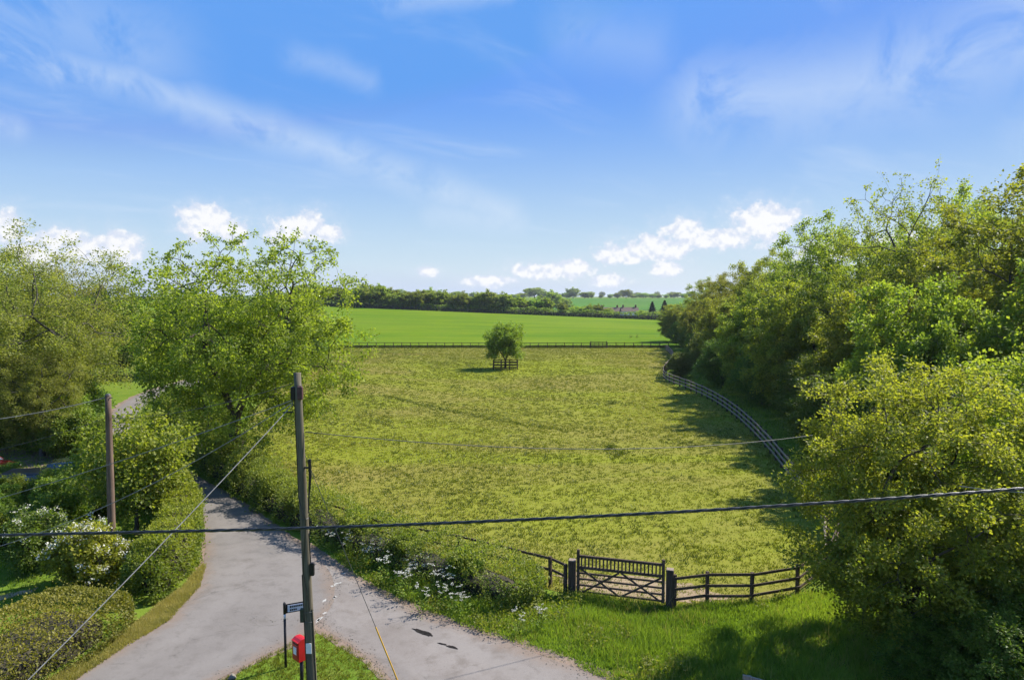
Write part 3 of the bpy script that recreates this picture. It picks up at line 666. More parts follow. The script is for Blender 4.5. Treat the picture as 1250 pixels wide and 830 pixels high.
def conifer(name, label, loc):
    r = np.random.default_rng(95); root = thing(name, label, 'tree', loc); n = 5200
    t = r.uniform(0, 1, n) ** .7; th = r.uniform(0, 6.28, n); whorl = .78 + .22 * np.sin(t * 60)
    rad = (1 - t) ** .8 * .27 * whorl * r.uniform(.35, 1, n) ** .5
    C = np.stack([np.cos(th) * rad, np.sin(th) * rad, .04 + .96 * t - rad * .25], 1)
    V, Fc = leaf_arrays(C, np.stack([np.cos(th), np.sin(th), -.3 + 0 * th], 1), r.normal(size=C.shape) * .5 + [0, 0, 1], .05 * r.uniform(.6, 1.3, n), .5)
    MB().tube([(0, 0, -.02), (0, 0, .5), (0, 0, .97)], [.022, .014, .003], 6).build('trunk', BARK, root)
    link('crown', new_mesh('crown', V, Fc, L_CON, r.uniform(0, 1, n)), root); return root
FG = 'trees in the hedgerow beyond the green field'
rr_ = random.Random(4)
row = [(437, 'wide', 9.5, 9), (452, 'wide', 12.5, 12.5), (466, 'round', 11.5, 9), (483, 'wide', 8.5, 9), (497, 'round', 8.5, 9), (512, 'wide', 10.2, 11), (527, 'wide', 10.5, 11), (540, 'round', 9.8, 11),
       (553, 'tall', 8.8, 9), (563, 'round', 9.5, 9.5), (577, 'round', 7.2, 8), (586, 'round', 9.4, 9), (597, 'tall', 11, 12), (606, 'round', 7.6, 8), (618, 'tall', 10.2, 12), (632, 'round', 8.8, 9.5), (643, 'wide', 7.0, 7), (655, 'round', 8.6, 10), (666, 'tall', 9.2, 11),
       (686, 'tall', 6.4, 8), (704, 'wide', 5.4, 6.5), (718, 'round', 6.2, 6.5), (729, 'round', 6.4, 6), (741, 'wide', 5.0, 5.5), (783, 'wide', 4.6, 5), (828, 'round', 8, 8), (845, 'round', 9, 9), (420, 'round', 10, 10), (405, 'wide', 10, 10), (388, 'round', 11, 11), (372, 'wide', 11, 11)]
for i, (px, k, h, w) in enumerate(row):
    y = 309 + rr_.uniform(-2, 5); x = (px - CX) / F * y
    h *= .93
    far_tree(k, x, y, h, w, {'wide': 'broad spreading tree in the hedgerow beyond the bright green field', 'round': 'rounded tree in the hedgerow beyond the bright green field', 'tall': 'upright thin-crowned tree in the hedgerow beyond the bright green field'}[k], {'wide': 'broad ' + FG, 'round': 'rounded ' + FG, 'tall': 'upright ' + FG}[k])
for (px, h, w, lab) in [(796, 8.2, 13, 'dark pointed conifer at the corner of the green field'), (811, 8.8, 15, 'wider dark conifer beside the pointed conifer near the wood')]:
    far_tree('con', (px - CX) / F * 314, 314, h, w, lab, None, 'conifer_tree')
far_tree('round', (675 - CX) / F * 560, 560, 17, 15, 'big dark dome-shaped tree standing alone before the distant farmland', None, 'dome_tree')
far_tree('wide', (688 - CX) / F * 565, 565, 12, 10, 'smaller tree beside the dark dome-shaped tree', None, 'field_tree')
for i in range(74):
    y = rr_.uniform(985, 1080) if i < 46 else rr_.uniform(1500, 2100); px = 395 + (i % 46) * 10.2 + rr_.uniform(-4, 4) if i < 46 else 400 + (i - 46) * 16.5 + rr_.uniform(-6, 6)
    x = (px - CX) / F * y; k = rr_.choice(['wide', 'round', 'wide']); h = rr_.uniform(6, 12) * (1 if i < 46 else 1.25)
    if rr_.random() < .15: h *= 1.5
    far_tree(k, x, y, h, h * rr_.uniform(1.1, 1.7), 'tree on the hazy skyline beyond the distant farmland', 'trees on the skyline', 'skyline_tree')
for i in range(16):
    y = rr_.uniform(345, 540); px = rr_.uniform(430, 660); x = (px - CX) / F * y
    far_tree('round', x, y, rr_.uniform(8, 11), rr_.uniform(9, 12), 'tree partly hidden behind the far hedgerow', 'trees behind the far hedgerow', 'background_tree')

# ------------------------------------------------------------------ hedges
def hedge(name, label, line, width, height, mat, leaf, n, seed, core=True, lump=.12, cat='hedge', topmat=None, zfun=None, tipbias=.0, shoots=.07, ck=.82):
    r = np.random.default_rng(seed); L = smooth_line(line, 2); L = resample(L, .35)
    d = np.gradient(L, axis=0); d = unit(d); nrm = np.stack([-d[:, 1], d[:, 0]], 1); m = len(L)
    root = thing(name, label, cat, (L[0][0], L[0][1], 0)); b = np.array([L[0][0], L[0][1], 0])
    s = r.uniform(0, m - 1.001, n); s[:n // 25] = r.uniform(0, 3, n // 25); s[n // 25:n // 12] = m - 1.001 - r.uniform(0, 3, n // 12 - n // 25); i = s.astype(int); f = (s - i)[:, None]
    P = L[i] * (1 - f) + L[i + 1] * f; N2 = nrm[i]; D2 = d[i]
    per = 2 * height + width; q = r.uniform(0, per, n); hw = width / 2
    u = np.where(q < height, -hw, np.where(q < height + width, q - height - hw, hw)); zc = np.where(q < height, q, np.where(q < height + width, height, per - q))
    # rounded shoulders
    on = np.stack([u / hw, np.zeros(n), (zc - height * .45) / (height * .55)], 1)
    nx = np.where(q < height, -1.0, np.where(q < height + width, u / hw * .35, 1.0)); nz = np.where((q >= height) & (q < height + width), 1.0, np.clip((zc / height - .6), 0, 1))
    sh = np.maximum(0, (np.abs(u) / hw)) ** 4 * np.maximum(0, zc / height) ** 4; zc = zc - sh * .18 * height * .6; u = u * (1 - sh * .12)
    taper = np.clip(np.minimum(s, m - 1 - s) / 3.0, .0, 1) ** .5
    pos3 = np.c_[P, zc]; ln = lump * (sn(pos3, 1.2, seed) + .7 * sn(pos3, 3.1, seed + 1))
    depth = -np.abs(r.normal(0, .10, n)) + ln + (r.random(n) < shoots) * r.uniform(0, 1, n) ** 2 * (.2 + 1.3 * shoots)
    u = u * np.where(r.random(n) < .5 * (1 - taper), r.uniform(0, 1, n), 1.0); sc = (.45 + .55 * taper); hz = zfun(P) if zfun is not None else 1.0
    off = (u * sc + nx * depth)[:, None] * N2; C = np.c_[P + off, np.maximum(.04, (zc + nz * depth) * sc * hz)]
    # end caps: leaves thrown past both ends
    O = np.c_[nx[:, None] * N2, nz]
    A = O + r.normal(size=(n, 3)) * .7; nr = O * .5 + r.normal(size=(n, 3)) * .6 + [0, 0, .6]
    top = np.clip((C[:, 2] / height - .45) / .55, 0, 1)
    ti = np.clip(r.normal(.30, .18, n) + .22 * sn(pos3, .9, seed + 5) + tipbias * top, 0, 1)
    V, Fc = leaf_arrays(C - b, A, nr, leaf * r.uniform(.6, 1.35, n))
    link('foliage', new_mesh('foliage', V, Fc, mat, ti), root)
    if core:
        L = L[3:-3]; nrm = nrm[3:-3]; m = len(L)
        hh = 1 if zfun is None else zfun(L)
        prof = [(-.66, .0), (-.66, .55), (-.45, .70), (.45, .70), (.66, .55), (.66, 0)]
        V = []; Fc = []
        for j in range(m):
            e = .6 if j in (0, m - 1) else 1; hj = hh if np.isscalar(hh) else hh[j]
            for (a, z) in prof: p = L[j] + nrm[j] * a * hw * e; V.append((p[0] - b[0], p[1] - b[1], z * ck * height * e * hj))
        k = len(prof)
        for j in range(m - 1):
            for a in range(k - 1): Fc.append([j * k + a, j * k + a + 1, (j + 1) * k + a + 1, (j + 1) * k + a])
        Fc += [list(range(k)), [(m - 1) * k + a for a in range(k)][::-1]]
        link('branches', new_mesh('branches', V, Fc, HEDGE_HULL), root)  # dark solid hull added inside the leaves to block light
    return root
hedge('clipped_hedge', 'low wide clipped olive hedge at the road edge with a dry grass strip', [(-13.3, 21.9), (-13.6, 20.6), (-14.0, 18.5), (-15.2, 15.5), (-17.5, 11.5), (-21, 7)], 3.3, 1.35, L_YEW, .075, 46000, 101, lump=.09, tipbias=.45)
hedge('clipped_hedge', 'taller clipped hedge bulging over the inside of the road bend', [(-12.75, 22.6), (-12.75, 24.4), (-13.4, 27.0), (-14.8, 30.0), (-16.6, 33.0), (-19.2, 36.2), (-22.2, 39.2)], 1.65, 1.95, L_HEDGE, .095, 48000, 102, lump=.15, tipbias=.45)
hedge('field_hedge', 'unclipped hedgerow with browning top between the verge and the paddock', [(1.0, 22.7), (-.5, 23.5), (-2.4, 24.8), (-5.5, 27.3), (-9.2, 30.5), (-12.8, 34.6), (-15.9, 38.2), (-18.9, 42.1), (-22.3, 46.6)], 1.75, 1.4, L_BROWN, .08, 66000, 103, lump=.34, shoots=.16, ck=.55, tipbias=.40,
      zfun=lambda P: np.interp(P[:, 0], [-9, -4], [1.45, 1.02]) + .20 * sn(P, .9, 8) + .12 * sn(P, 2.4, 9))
hedge('far_hedge', 'long dark hedge along the far edge of the bright green field', [(x, 305.5) for x in range(-170, 131, 10)], 2.6, 2.9, L_FAR, .55, 15000, 104, lump=.3, zfun=lambda P: 1 + .18 * sn(P, .12, 3)).location.z = 0
for ob in list(COL.objects):
    if ob.name == 'far_hedge':
        for ch in ob.children:
            me = ch.data; n = len(me.vertices); co = np.empty(n * 3, np.float32); me.vertices.foreach_get('co', co); co = co.reshape(-1, 3)
            co[:, 2] += H(co[:, 0] + ob.location.x, co[:, 1] + ob.location.y); me.vertices.foreach_set('co', co.ravel()); me.update()
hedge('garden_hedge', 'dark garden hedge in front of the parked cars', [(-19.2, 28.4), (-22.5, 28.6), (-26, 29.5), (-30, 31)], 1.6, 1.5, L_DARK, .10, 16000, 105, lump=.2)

# ------------------------------------------------------------------ grass
def blades(name, P, z0, h, k, spread, width, mat, tint, r, lean=.45, **props):
    n = len(P); h = np.repeat(np.broadcast_to(h, n), k); b = np.repeat(P, k, 0); N = n * k; th = r.uniform(0, 6.283, N); d = np.stack([np.cos(th), np.sin(th)], 1)
    sp = np.repeat(np.broadcast_to(spread, n), k); b = b + d * (sp * r.uniform(0, 1, N) ** .7)[:, None]; hh = h * r.uniform(.5, 1.15, N)
    t2 = r.uniform(0, 6.283, N); w = np.stack([np.cos(t2), np.sin(t2)], 1) * np.repeat(np.broadcast_to(width, n), k)[:, None] * .5
    tip = b + d * (hh * lean * r.uniform(.3, 1.5, N))[:, None]; z = np.full(N, z0)
    V = np.stack([np.c_[b - w, z], np.c_[b + w, z], np.c_[tip, z + hh]], 1).reshape(-1, 3)
    ti = np.clip(np.repeat(tint, k) + r.normal(0, .15, N), 0, 1)
    return link(name, new_mesh(name, V, np.arange(3 * N, dtype=np.int32).reshape(-1, 3), mat, ti), **props)
VERGE = [G(416, 688), G(480, 734), G(560, 764), G(640, 789), G(740, 829), (6.4, 15.4), (10, 12.2), (16, 10), (16, 22), (12, 24), FP[3], FP[2], FP[0], GA, (.4, 23.0), (-5.2, 28.4), (-8.9, 32.0), (-12.5, 36.4), (-17.2, 41.0), (-21.4, 45.4), (-20.6, 43.2), (-16.6, 38.6), (-13.2, 34.8), (-9.9, 30.6), (-7.6, 28.2)]
r1 = np.random.default_rng(201)
P = sample_poly(VERGE, 30000, r1); edge = dist_line(P, [tuple(p) for p in smooth_line(LT, 2)]); edge2 = dist_line(P, [tuple(p) for p in smooth_line(RR, 2)]); e = np.minimum(edge, edge2)
hg = .09 + .22 * np.clip(e / 1.6, 0, 1) * (.6 + .4 * sn(P, .8, 3)); hg = np.clip(hg * (1 + .3 * sn(P, 2.0, 4)), .05, .5)
keep = (e > .2 + .15 * sn(P, 1.5, 6)) & (~in_poly(P, blob(4.3, 24.2, 2.4, .6, -.28, 1, 30, .1)))
blades('verge_grass', P[keep], 0.0, hg[keep], 7, .11, .028, L_GRASS, .45 + .28 * sn(P[keep], .7, 9), r1, kind='stuff', label='lush bright green grass of the verge before the gate', category='grass')
P = sample_poly(VERGE, 5200, r1); kk = sn(P, .55, 31) + .5 * sn(P, 1.7, 32); P = P[kk > .35]
C = np.repeat(P, 9, 0); C = np.c_[C + r1.normal(size=C.shape) * .10, np.abs(r1.normal(.16, .09, len(C))) + .05]
V, Fc = leaf_arrays(C, r1.normal(size=C.shape) + [0, 0, .4], r1.normal(size=C.shape) * .6 + [0, 0, 1], .085 * r1.uniform(.6, 1.4, len(C)), .6)
link('verge_weeds', new_mesh('verge_weeds', V, Fc, L_HAW, np.clip(r1.normal(.5, .25, len(C)), 0, 1)), kind='stuff', label='nettles and dock leaves growing through the verge grass', category='weeds')
P = sample_poly(VERGE, 3600, r1); P = P[sn(P, .8, 41) > -.1]
blades('seed_heads', P, 0.0, r1.uniform(.2, .55, len(P)), 3, .05, .014, L_STRAW, np.full(len(P), .45), r1, kind='stuff', label='pale dry stalks among the verge grass', category='grass')
for nm, ln, cnt in (('lane_grit', LT, 1500), ('lane_grit', LB, 1100), ('road_grit', RR[2:10], 700)):
    q = resample(smooth_line(ln, 2), .02); q = q[r1.integers(0, len(q), cnt)] + r1.normal(size=(cnt, 2)) * .16; rs_ = r1.uniform(.008, .032, cnt)
    O8 = np.array([(1, 0, 0), (0, 1, 0), (-1, 0, 0), (0, -1, 0), (0, 0, 1)], float); V = (np.c_[q, np.full(cnt, .014)])[:, None, :] + O8[None] * rs_[:, None, None] * r1.uniform(.6, 1.2, (cnt, 5, 1)) * [1, 1, .7]
    f0 = np.array([(0, 1, 4), (1, 2, 4), (2, 3, 4), (3, 0, 4)]); Fc = (f0[None] + 5 * np.arange(cnt)[:, None, None]).reshape(-1, 3)
    link(nm, new_mesh(nm, V.reshape(-1, 3), Fc, STONE), kind='stuff', label='loose stones and grit along the edge of the ' + nm.split('_')[0], category='gravel')
TRI = [G(392, 764), G(440, 797), G(480, 832), (-1.2, 15.6), (3, 11.6), (-12, 8.2), (-10, 14.5), G(262, 834), G(330, 797), G(380, 770)]
P = sample_poly(TRI, 12000, r1)
e = np.minimum(dist_line(P, [tuple(p) for p in LB]), dist_line(P, [tuple(p) for p in RR])); keep = e > .12
blades('island_grass', P[keep], 0.0, np.full(keep.sum(), .085), 6, .09, .022, L_PADD, .45 + .35 * sn(P[keep], .6, 12), r1, kind='stuff', label='short grass on the triangle between the two roads', category='grass')
LS = [G(88, 832), G(150, 791), G(205, 758), G(243, 716), G(250, 690), (-12.1, 26.2), (-11.9, 24.0), (-12.1, 21.8), (-12.3, 20.5), (-12.6, 18.0), (-14, 14)]
P = sample_poly(LS, 5000, r1)
blades('dry_grass', P, 0.0, np.clip(.12 + .06 * sn(P, 1.1, 3), .05, .3), 6, .08, .022, L_STRAW, .5 + .3 * sn(P, .9, 14), r1, kind='stuff', label='dry yellow grass strip along the foot of the left hedges', category='grass')
BANKP = [(-18, 10), (-26, 12), (-46, 55), (-43, 74), (-41.8, 66), (-34, 55.5), (-28, 48), (-22, 41.5), (-20, 37), (-15, 30), (-13.8, 22)]
P = sample_poly(BANKP, 15000, r1)
blades('garden_grass', P, 0.0, np.clip(.12 + .08 * sn(P, .6, 3), .05, .4), 6, .14, .035, L_GRASS, .4 + .3 * sn(P, .5, 15), r1, kind='stuff', label='green lawn and rough grass of the left garden', category='grass')
BK2 = [(-36.5, 70), (-33.2, 60), (-29, 51.5), (-24, 44.5), (-18.5, 44), (-20, 50), (-26, 66), (-30, 88), (-36, 92)]
P = sample_poly(BK2 , 9000, r1)
blades('bank_grass', P, 0.0, np.clip(.35 + .2 * sn(P, .6, 3), .1, .8), 6, .22, .06, L_GRASS, .55 + .3 * sn(P, .5, 16), r1, kind='stuff', label='long bright grass on the bank beside the far bend of the road', category='grass')
WOODP = [(11.2, 24.8), (14, 27.5), (16, 32)] + [(x + .5, y) for x, y in FR] + [(44, 139), (44, 40), (30, 28), (16, 22)]
P = sample_poly(WOODP, 14000, r1)
blades('wood_edge_grass', P, 0.0, np.clip(.22 + .12 * sn(P, .5, 3), .08, .6), 6, .22, .06, L_GRASS, .35 + .3 * sn(P, .4, 17), r1, kind='stuff', label='rough grass under the wood trees beyond the fence', category='grass')
hl = np.array([(1.2, 23.9), (-.6, 25.0), (-2.6, 26.5), (-5.9, 29.2), (-9.6, 32.7), (-13.0, 36.5), (-16, 40.4)]); q = resample(smooth_line(hl, 2), .03); P = q + r1.normal(size=q.shape) * .55
blades('field_margin_grass', P, 0.0, np.clip(.28 + .14 * sn(P, .8, 3), .1, .5), 8, .14, .03, L_STRAW, .25 + .35 * sn(P, .6, 18), r1, kind='stuff', label='long yellowing grass along the paddock side of the hedgerow', category='grass')
# paddock: grazed tufts, denser near
def paddock_points(n, r, pw):
    u = r.uniform(0, 1, n * 6); d = 22 * (139 / 22) ** (u ** pw); x = r.uniform(-36, 32, n * 6); P = np.stack([x, d], 1); ok = in_poly(P, PADDOCK) & (np.abs(x) < d * .80 + 3)
    return P[ok][:n]
P = paddock_points(52000, r1, 1.0); dd = P[:, 1]
P = P[(dd < 60) | (r1.random(len(P)) < .8)]; dd = P[:, 1]
blades('paddock_grass', P, .004, np.clip(.065 + .03 * sn(P, .5, 21), .03, .14) * (1 + dd / 160), 6, .09 + dd * .0012, .022 + dd * .0007, L_PADD, .48 + .34 * sn(P, .12, 22) + .2 * sn(P, .8, 26), r1, kind='stuff', label='grazed yellow-green turf of the paddock', category='grass')
P = paddock_points(26000, r1, 1.0); dens = sn(P, .09, 23) + .8 * sn(P, .9, 24) + .35 * (35 - P[:, 1]) / 60; P = P[(dens > .15) & (r1.random(len(P)) < .45)]; dd = P[:, 1]
tr = [G(469, 483), G(560, 505), G(640, 518), G(700, 527)]; q = resample(smooth_line(tr, 2), .25); q = np.repeat(q, 3, 0) + r1.normal(size=(len(q) * 3, 2)) * .35; P = np.concatenate([P, q]); dd = P[:, 1]
blades('rank_grass', P, .004, np.clip(.11 + .05 * r1.normal(size=len(P)), .05, .26), 9, .10 + r1.uniform(0, .10, len(P)), .03 + dd * .0005, L_RANK, .4 + .3 * sn(P, .4, 25), r1, lean=.7, kind='stuff', label='rank grass tufts over the paddock, toned dark for shaded turf lumps too', category='grass')  # dark blades also paint in the shaded sides of turf lumps
P = paddock_points(30000, r1, .9); dens = sn(P, .045, 27) + .7 * sn(P, .35, 28) + .012 * (P[:, 1] - 45); P = P[dens > .45]; dd = P[:, 1]
blades('dry_turf', P, .004, .05 + .035 * r1.random(len(P)) + dd * .0003, 6, .10 + dd * .0012, .022 + dd * .0006, L_STRAW, .25 + .3 * sn(P, .4, 29), r1, lean=.8, kind='stuff', label='straw-coloured dry patches in the paddock turf', category='grass')
P = np.stack([r1.uniform(-36, 32, 4200), r1.normal(140.1, .35, 4200)], 1)
blades('fence_line_weeds', P, 0.0, r1.uniform(.25, .75, len(P)), 5, .15, .10, L_RANK, np.full(len(P), .3), r1, kind='stuff', label='dark weeds along the foot of the far paddock fence', category='weeds')
# single weed clumps one can pick out
def clump(label, x, y, h, rad, n, seed, z=0.0, group=None):
    r = np.random.default_rng(seed); C = np.c_[r.normal(size=(n, 2)) * rad * .5, np.abs(r.normal(size=n)) * h * .5 + .03]
    V, Fc = leaf_arrays(C, np.c_[C[:, :2] / rad, np.full(n, .8)] + r.normal(size=(n, 3)) * .4, r.normal(size=(n, 3)) + [0, 0, .6], .12 * r.uniform(.6, 1.3, n), .45)
    o = thing('weed_clump', label, 'weeds', (x, y, z), 0, group); link('foliage', new_mesh('foliage', V, Fc, L_RANK, r.uniform(.0, .6, n)), o, kind='stuff')
for i, (px, py, rad, lab) in enumerate([(757, 555, .75, 'wide dark weed clump alone on the open paddock turf'), (745, 548, .35, 'small dark weed clump beside the wide weed clump'), (748, 493, .6, 'dark weed clump near the brown patch of the paddock')]):
    x, y = G(px, py); clump(lab, x, y, .3, rad, 260, 300 + i)
for i, (px, py) in enumerate([(770, 412.5), (777.5, 412.5)]):
    p = AT(px, py, 172); clump('small dark weed clump standing in the bright green field', p.x, p.y, .9, .5, 160, 310 + i, float(H(p.x, p.y)), 'weed clumps in the green field')

# ------------------------------------------------------------------ cow parsley
def cow_parsley(seed, h):
    r = np.random.default_rng(seed); root = thing('cow_parsley', 'cow parsley with flat white flower heads on the verge before the hedgerow', 'wildflower', group='cow parsley along the verge')
    mb = MB(); heads = []
    for k in range(5):
        th = r.uniform(0, 6.28); L = h * r.uniform(.6, 1.05); d = Vector((math.cos(th), math.sin(th), 0)); p1 = d * .12 * L + Vector((0, 0, L * .6))
        mb.tube([(0, 0, 0), p1 * .5, p1], [.008, .006, .004], 4, False)
        for q in range(3):
            a = r.uniform(0, 6.28); e = p1 + Vector((math.cos(a) * .15, math.sin(a) * .15, L * r.uniform(.25, .42))); mb.tube([p1, (p1 + e) / 2 + Vector((0, 0, .03)), e], [.004, .003, .002], 3, False); heads.append(e)
    mb.build('stem', L_HAW, root)
    P = []
    for e in heads:
        m = 9; a = r.uniform(0, 6.28, m); rd = .052 * r.uniform(0, 1, m) ** .5; P.append(np.c_[e.x + np.cos(a) * rd, e.y + np.sin(a) * rd, e.z + r.normal(0, .008, m)])
    P = np.concatenate(P); V, Fc = leaf_arrays(P, r.normal(size=P.shape) * [1, 1, .1], r.normal(size=P.shape) * .25 + [0, 0, 1], .028 * r.uniform(.7, 1.3, len(P)), .95)
    link('flower_head', new_mesh('flower_head', V, Fc, L_FLOWER, r.uniform(0, 1, len(P))), root, kind='stuff')
    n = 90; C = np.c_[r.normal(size=(n, 2)) * .16, r.uniform(.05, h * .45, n)]; V, Fc = leaf_arrays(C, np.c_[C[:, :2] * 5, np.full(n, .3)], r.normal(size=(n, 3)) * .5 + [0, 0, 1], .11 * r.uniform(.6, 1.2, n), .5)
    link('foliage', new_mesh('foliage', V, Fc, L_GRASS, r.uniform(.1, .8, n)), root)
    return root
cp = [cow_parsley(400 + i, 1.0) for i in range(3)]
spots = [(395, 648), (405, 652), (425, 660), (432, 648), (445, 668), (455, 672), (463, 660), (470, 690), (480, 668), (489, 700), (497, 706), (503, 690), (516, 722), (532, 704), (543, 716), (557, 722), (565, 728), (415, 640), (440, 638), (478, 650), (500, 676), (515, 690), (548, 704), (492, 664), (634, 746), (660, 742)]
for i, (px, py) in enumerate(spots):
    x, y = G(px, py, .75); s = random.uniform(.85, 1.3)
    if i < 3: o = cp[i]; o.location = (x, y, 0); o.scale = (s, s, s)
    else: o = copy_thing(cp[i % 3], (x, y, 0), random.uniform(0, 6.28), (s, s, s))
    o.name = 'cow_parsley'

# ------------------------------------------------------------------ fences and gate
_box = {}
def unit_box(mat, key):
    if (mat.name, key) not in _box:
        mb = MB().box((0, 0, 0), (1, 1, 1)); me = new_mesh(key, mb.V, mb.F, mat); _box[(mat.name, key)] = me
    return _box[(mat.name, key)]
def post_mesh(mat, key, w, h):
    k = (mat.name, key, w, h)
    if k not in _box:
        mb = MB().box((0, 0, h / 2 - .1), (w, w, h + .2), bev=.012); _box[k] = new_mesh('post', mb.V, mb.F, mat)
    return _box[k]
def fence(name, label, line, spacing, height, rails, mat, zf=None, pw=.11, face=1, rail_h=.09, seed=0, railmat=None, exact=False):
    r = random.Random(seed); L = np.array(line, float) if exact else resample(line, spacing)
    if not exact:
        d = np.linalg.norm(np.diff(np.array(line), axis=0), axis=1).sum(); n = max(2, round(d / spacing) + 1)
        s = np.concatenate([[0], np.cumsum(np.linalg.norm(np.diff(np.array(line, float), axis=0), axis=1))]); q = np.linspace(0, s[-1], n)
        L = np.stack([np.interp(q, s, np.array(line, float)[:, k]) for k in (0, 1)], 1)
    Z = [0.0 if zf is None else float(zf(p[0], p[1])) for p in L]
    root = thing(name, label, 'fence', (L[0][0], L[0][1], Z[0])); me = post_mesh(mat, 'post', pw, height)
    for i, p in enumerate(L):
        a = L[min(i + 1, len(L) - 1)] - L[max(i - 1, 0)]
        o = link('post', me, root, (p[0] - L[0][0], p[1] - L[0][1], Z[i] - Z[0])); o.rotation_euler = (r.uniform(-.02, .02), r.uniform(-.02, .02), math.atan2(a[1], a[0])); o.scale = (1, 1, r.uniform(.97, 1.03))
    for i in range(len(L) - 1):
        a, b = L[i], L[i + 1]; d = b - a; ln = float(np.linalg.norm(d)); an = math.atan2(d[1], d[0]); nx, ny = -math.sin(an), math.cos(an)
        for zr in rails:
            z1 = zr + r.uniform(-.015, .015) ; off = face * (pw / 2 + .019)
            o = link('rail', unit_box(railmat or mat, 'rail'), root, ((a[0] + b[0]) / 2 - L[0][0] + nx * off, (a[1] + b[1]) / 2 - L[0][1] + ny * off, z1 + (Z[i] + Z[i + 1]) / 2 - Z[0]))
            o.scale = (ln + .02 + r.uniform(-.015, .015), .038, rail_h); o.rotation_euler = (0, -math.atan2(Z[i + 1] - Z[i], ln) + r.uniform(-.006, .006), an)
    return root
fence('rail_fence', 'dark timber rail fence right of the gate with three rails', FP + [(12.0, 25.4), (13.7, 28.2)], 1.8, 1.12, (.30, .66, 1.04), FENCE, face=-1, seed=1, exact=True)
fence('rail_fence', 'dark two-rail fence left of the gate running behind the hedgerow', [G(690, 725), G(672, 716)] + [tuple(p) for p in resample(LINE_LEFT[1:7], 1.9)], 1.9, 1.12, (.60, 1.02), FENCE, face=-1, seed=2, exact=True)
fence('rail_fence', 'long weathered rail fence curving along the edge of the wood', [tuple(p) for p in smooth_line(LINE_RIGHT[1:], 2)][1:], 1.9, 1.22, (.38, .75, 1.12), FENCE, face=1, seed=3, railmat=FENCE_G, rail_h=.125, pw=.14)
gx = (731 - CX) / F * FAR_Y
fence('rail_fence', 'far paddock fence left of the field gate before the green field', [(-36.5, FAR_Y), (gx - 1.75, FAR_Y)], 1.75, 1.15, (.45, 1.05), FENCE, pw=.13, seed=4, rail_h=.11)
fence('rail_fence', 'far paddock fence between the field gate and the wood', [(gx + 1.75, FAR_Y), (FR[-1][0] + 2, FAR_Y)], 1.75, 1.15, (.45, 1.05), FENCE, pw=.13, seed=5, rail_h=.11)
g0 = thing('field_gate', 'dark barred gate in the far paddock fence', 'gate', (gx, FAR_Y, 0))
for x in (-1.62, 1.62): MB().box((x, 0, .68), (.16, .12, 1.45)).build('gate_post', FENCE, g0)
for z in (.25, .5, .75, 1.0, 1.25): MB().box((0, -.02, z), (3.1, .06, .11)).build('rail', FENCE, g0)
for x in (-.8, 0, .8): MB().box((x, -.075, .75), (.09, .04, 1.05)).build('upright', FENCE, g0)
# tree guard: a square of rails round the hawthorn
tg = thing('tree_guard', 'square timber rail guard around the lone paddock tree', 'fence', (GT[0], GT[1], 0)); hw = 1.72
for x in (-1, -.36, .36, 1):
    for y in (-1, 1):
        MB().box((x * hw, y * hw * .8, .60), (.14, .12, 1.3)).build('post', FENCE, tg)
for y in (-1, 1):
    for z in (.35, .75, 1.15): MB().box((0, y * (hw * .8 + .08), z), (2 * hw + .16, .04, .11)).build('rail', FENCE, tg)
for x in (-1, 1):
    for z in (.35, .75, 1.15): MB().box((x * (hw + .09), 0, z), (.04, 1.6 * hw, .11)).build('rail', FENCE, tg)
# paddock gate
A = Vector((*GA, 0)); B = Vector((*GB, 0)); gl = (B - A).length; an = math.atan2(B.y - A.y, B.x - A.x)
for p, h, lab in ((A + (A - B).normalized() * .17, 1.24, 'stout timber post where the paddock gate latches beside the hedgerow fence'), (B + (B - A).normalized() * .17, 1.28, 'stout timber post carrying the paddock gate beside the three-rail fence')):
    gp = thing('gate_post', lab, 'post', (p.x, p.y, 0), an); MB().box((0, 0, h / 2 - .2), (.25, .25, h + .4), bev=.02).build('shaft', FENCE, gp); MB().box((0, 0, h + .012), (.235, .235, .03), bev=.008).build('pale_top', FENCE_G, gp)  # thin cap of paler timber on each post top
gt = thing('paddock_gate', 'dark wooden paddock gate with picketed top panel and crossed braces', 'gate', (A.x, A.y, 0), an)
zb, zt, zp = .16, 1.02, 1.42
for x, h in ((.05, 1.55), (gl - .05, 1.50)): MB().box((x, 0, zb - .06 + h / 2), (.10, .085, h), bev=.008).build('stile', FENCE, gt)
for z in (zb, .39, .61, .82): MB().box((gl / 2, 0, z), (gl - .2, .045, .062)).build('bar', FENCE, gt)
MB().box((gl / 2, 0, zt), (gl - .2, .06, .09)).build('middle_rail', FENCE, gt)
MB().box((gl / 2, 0, zp), (gl - .2, .075, .085)).build('top_rail', FENCE, gt)
npk = 22
pk = MB().box((0, 0, 0), (.052, .035, zp - zt - .085)); pkm = new_mesh('picket', pk.V, pk.F, FENCE)
for i in range(npk): link('picket', pkm, gt, (.1 + (i + .5) * (gl - .2) / npk, 0, (zt + zp) / 2))
def brace(x0, z0, x1, z1, side):
    L = math.hypot(x1 - x0, z1 - z0); M = Matrix.Rotation(-math.atan2(z1 - z0, x1 - x0), 4, 'Y'); MB().box(((x0 + x1) / 2, side, (z0 + z1) / 2), (L, .03, .062), M=M).build('brace', FENCE, gt)
mid = gl / 2
brace(.12, zt - .02, mid - .03, zb, -.040); brace(.22, zb, mid - .03, zt - .03, -.072); brace(mid + .03, zt - .03, gl - .15, zb, -.040); brace(mid + .03, zb, gl - .12, zt - .04, -.072)
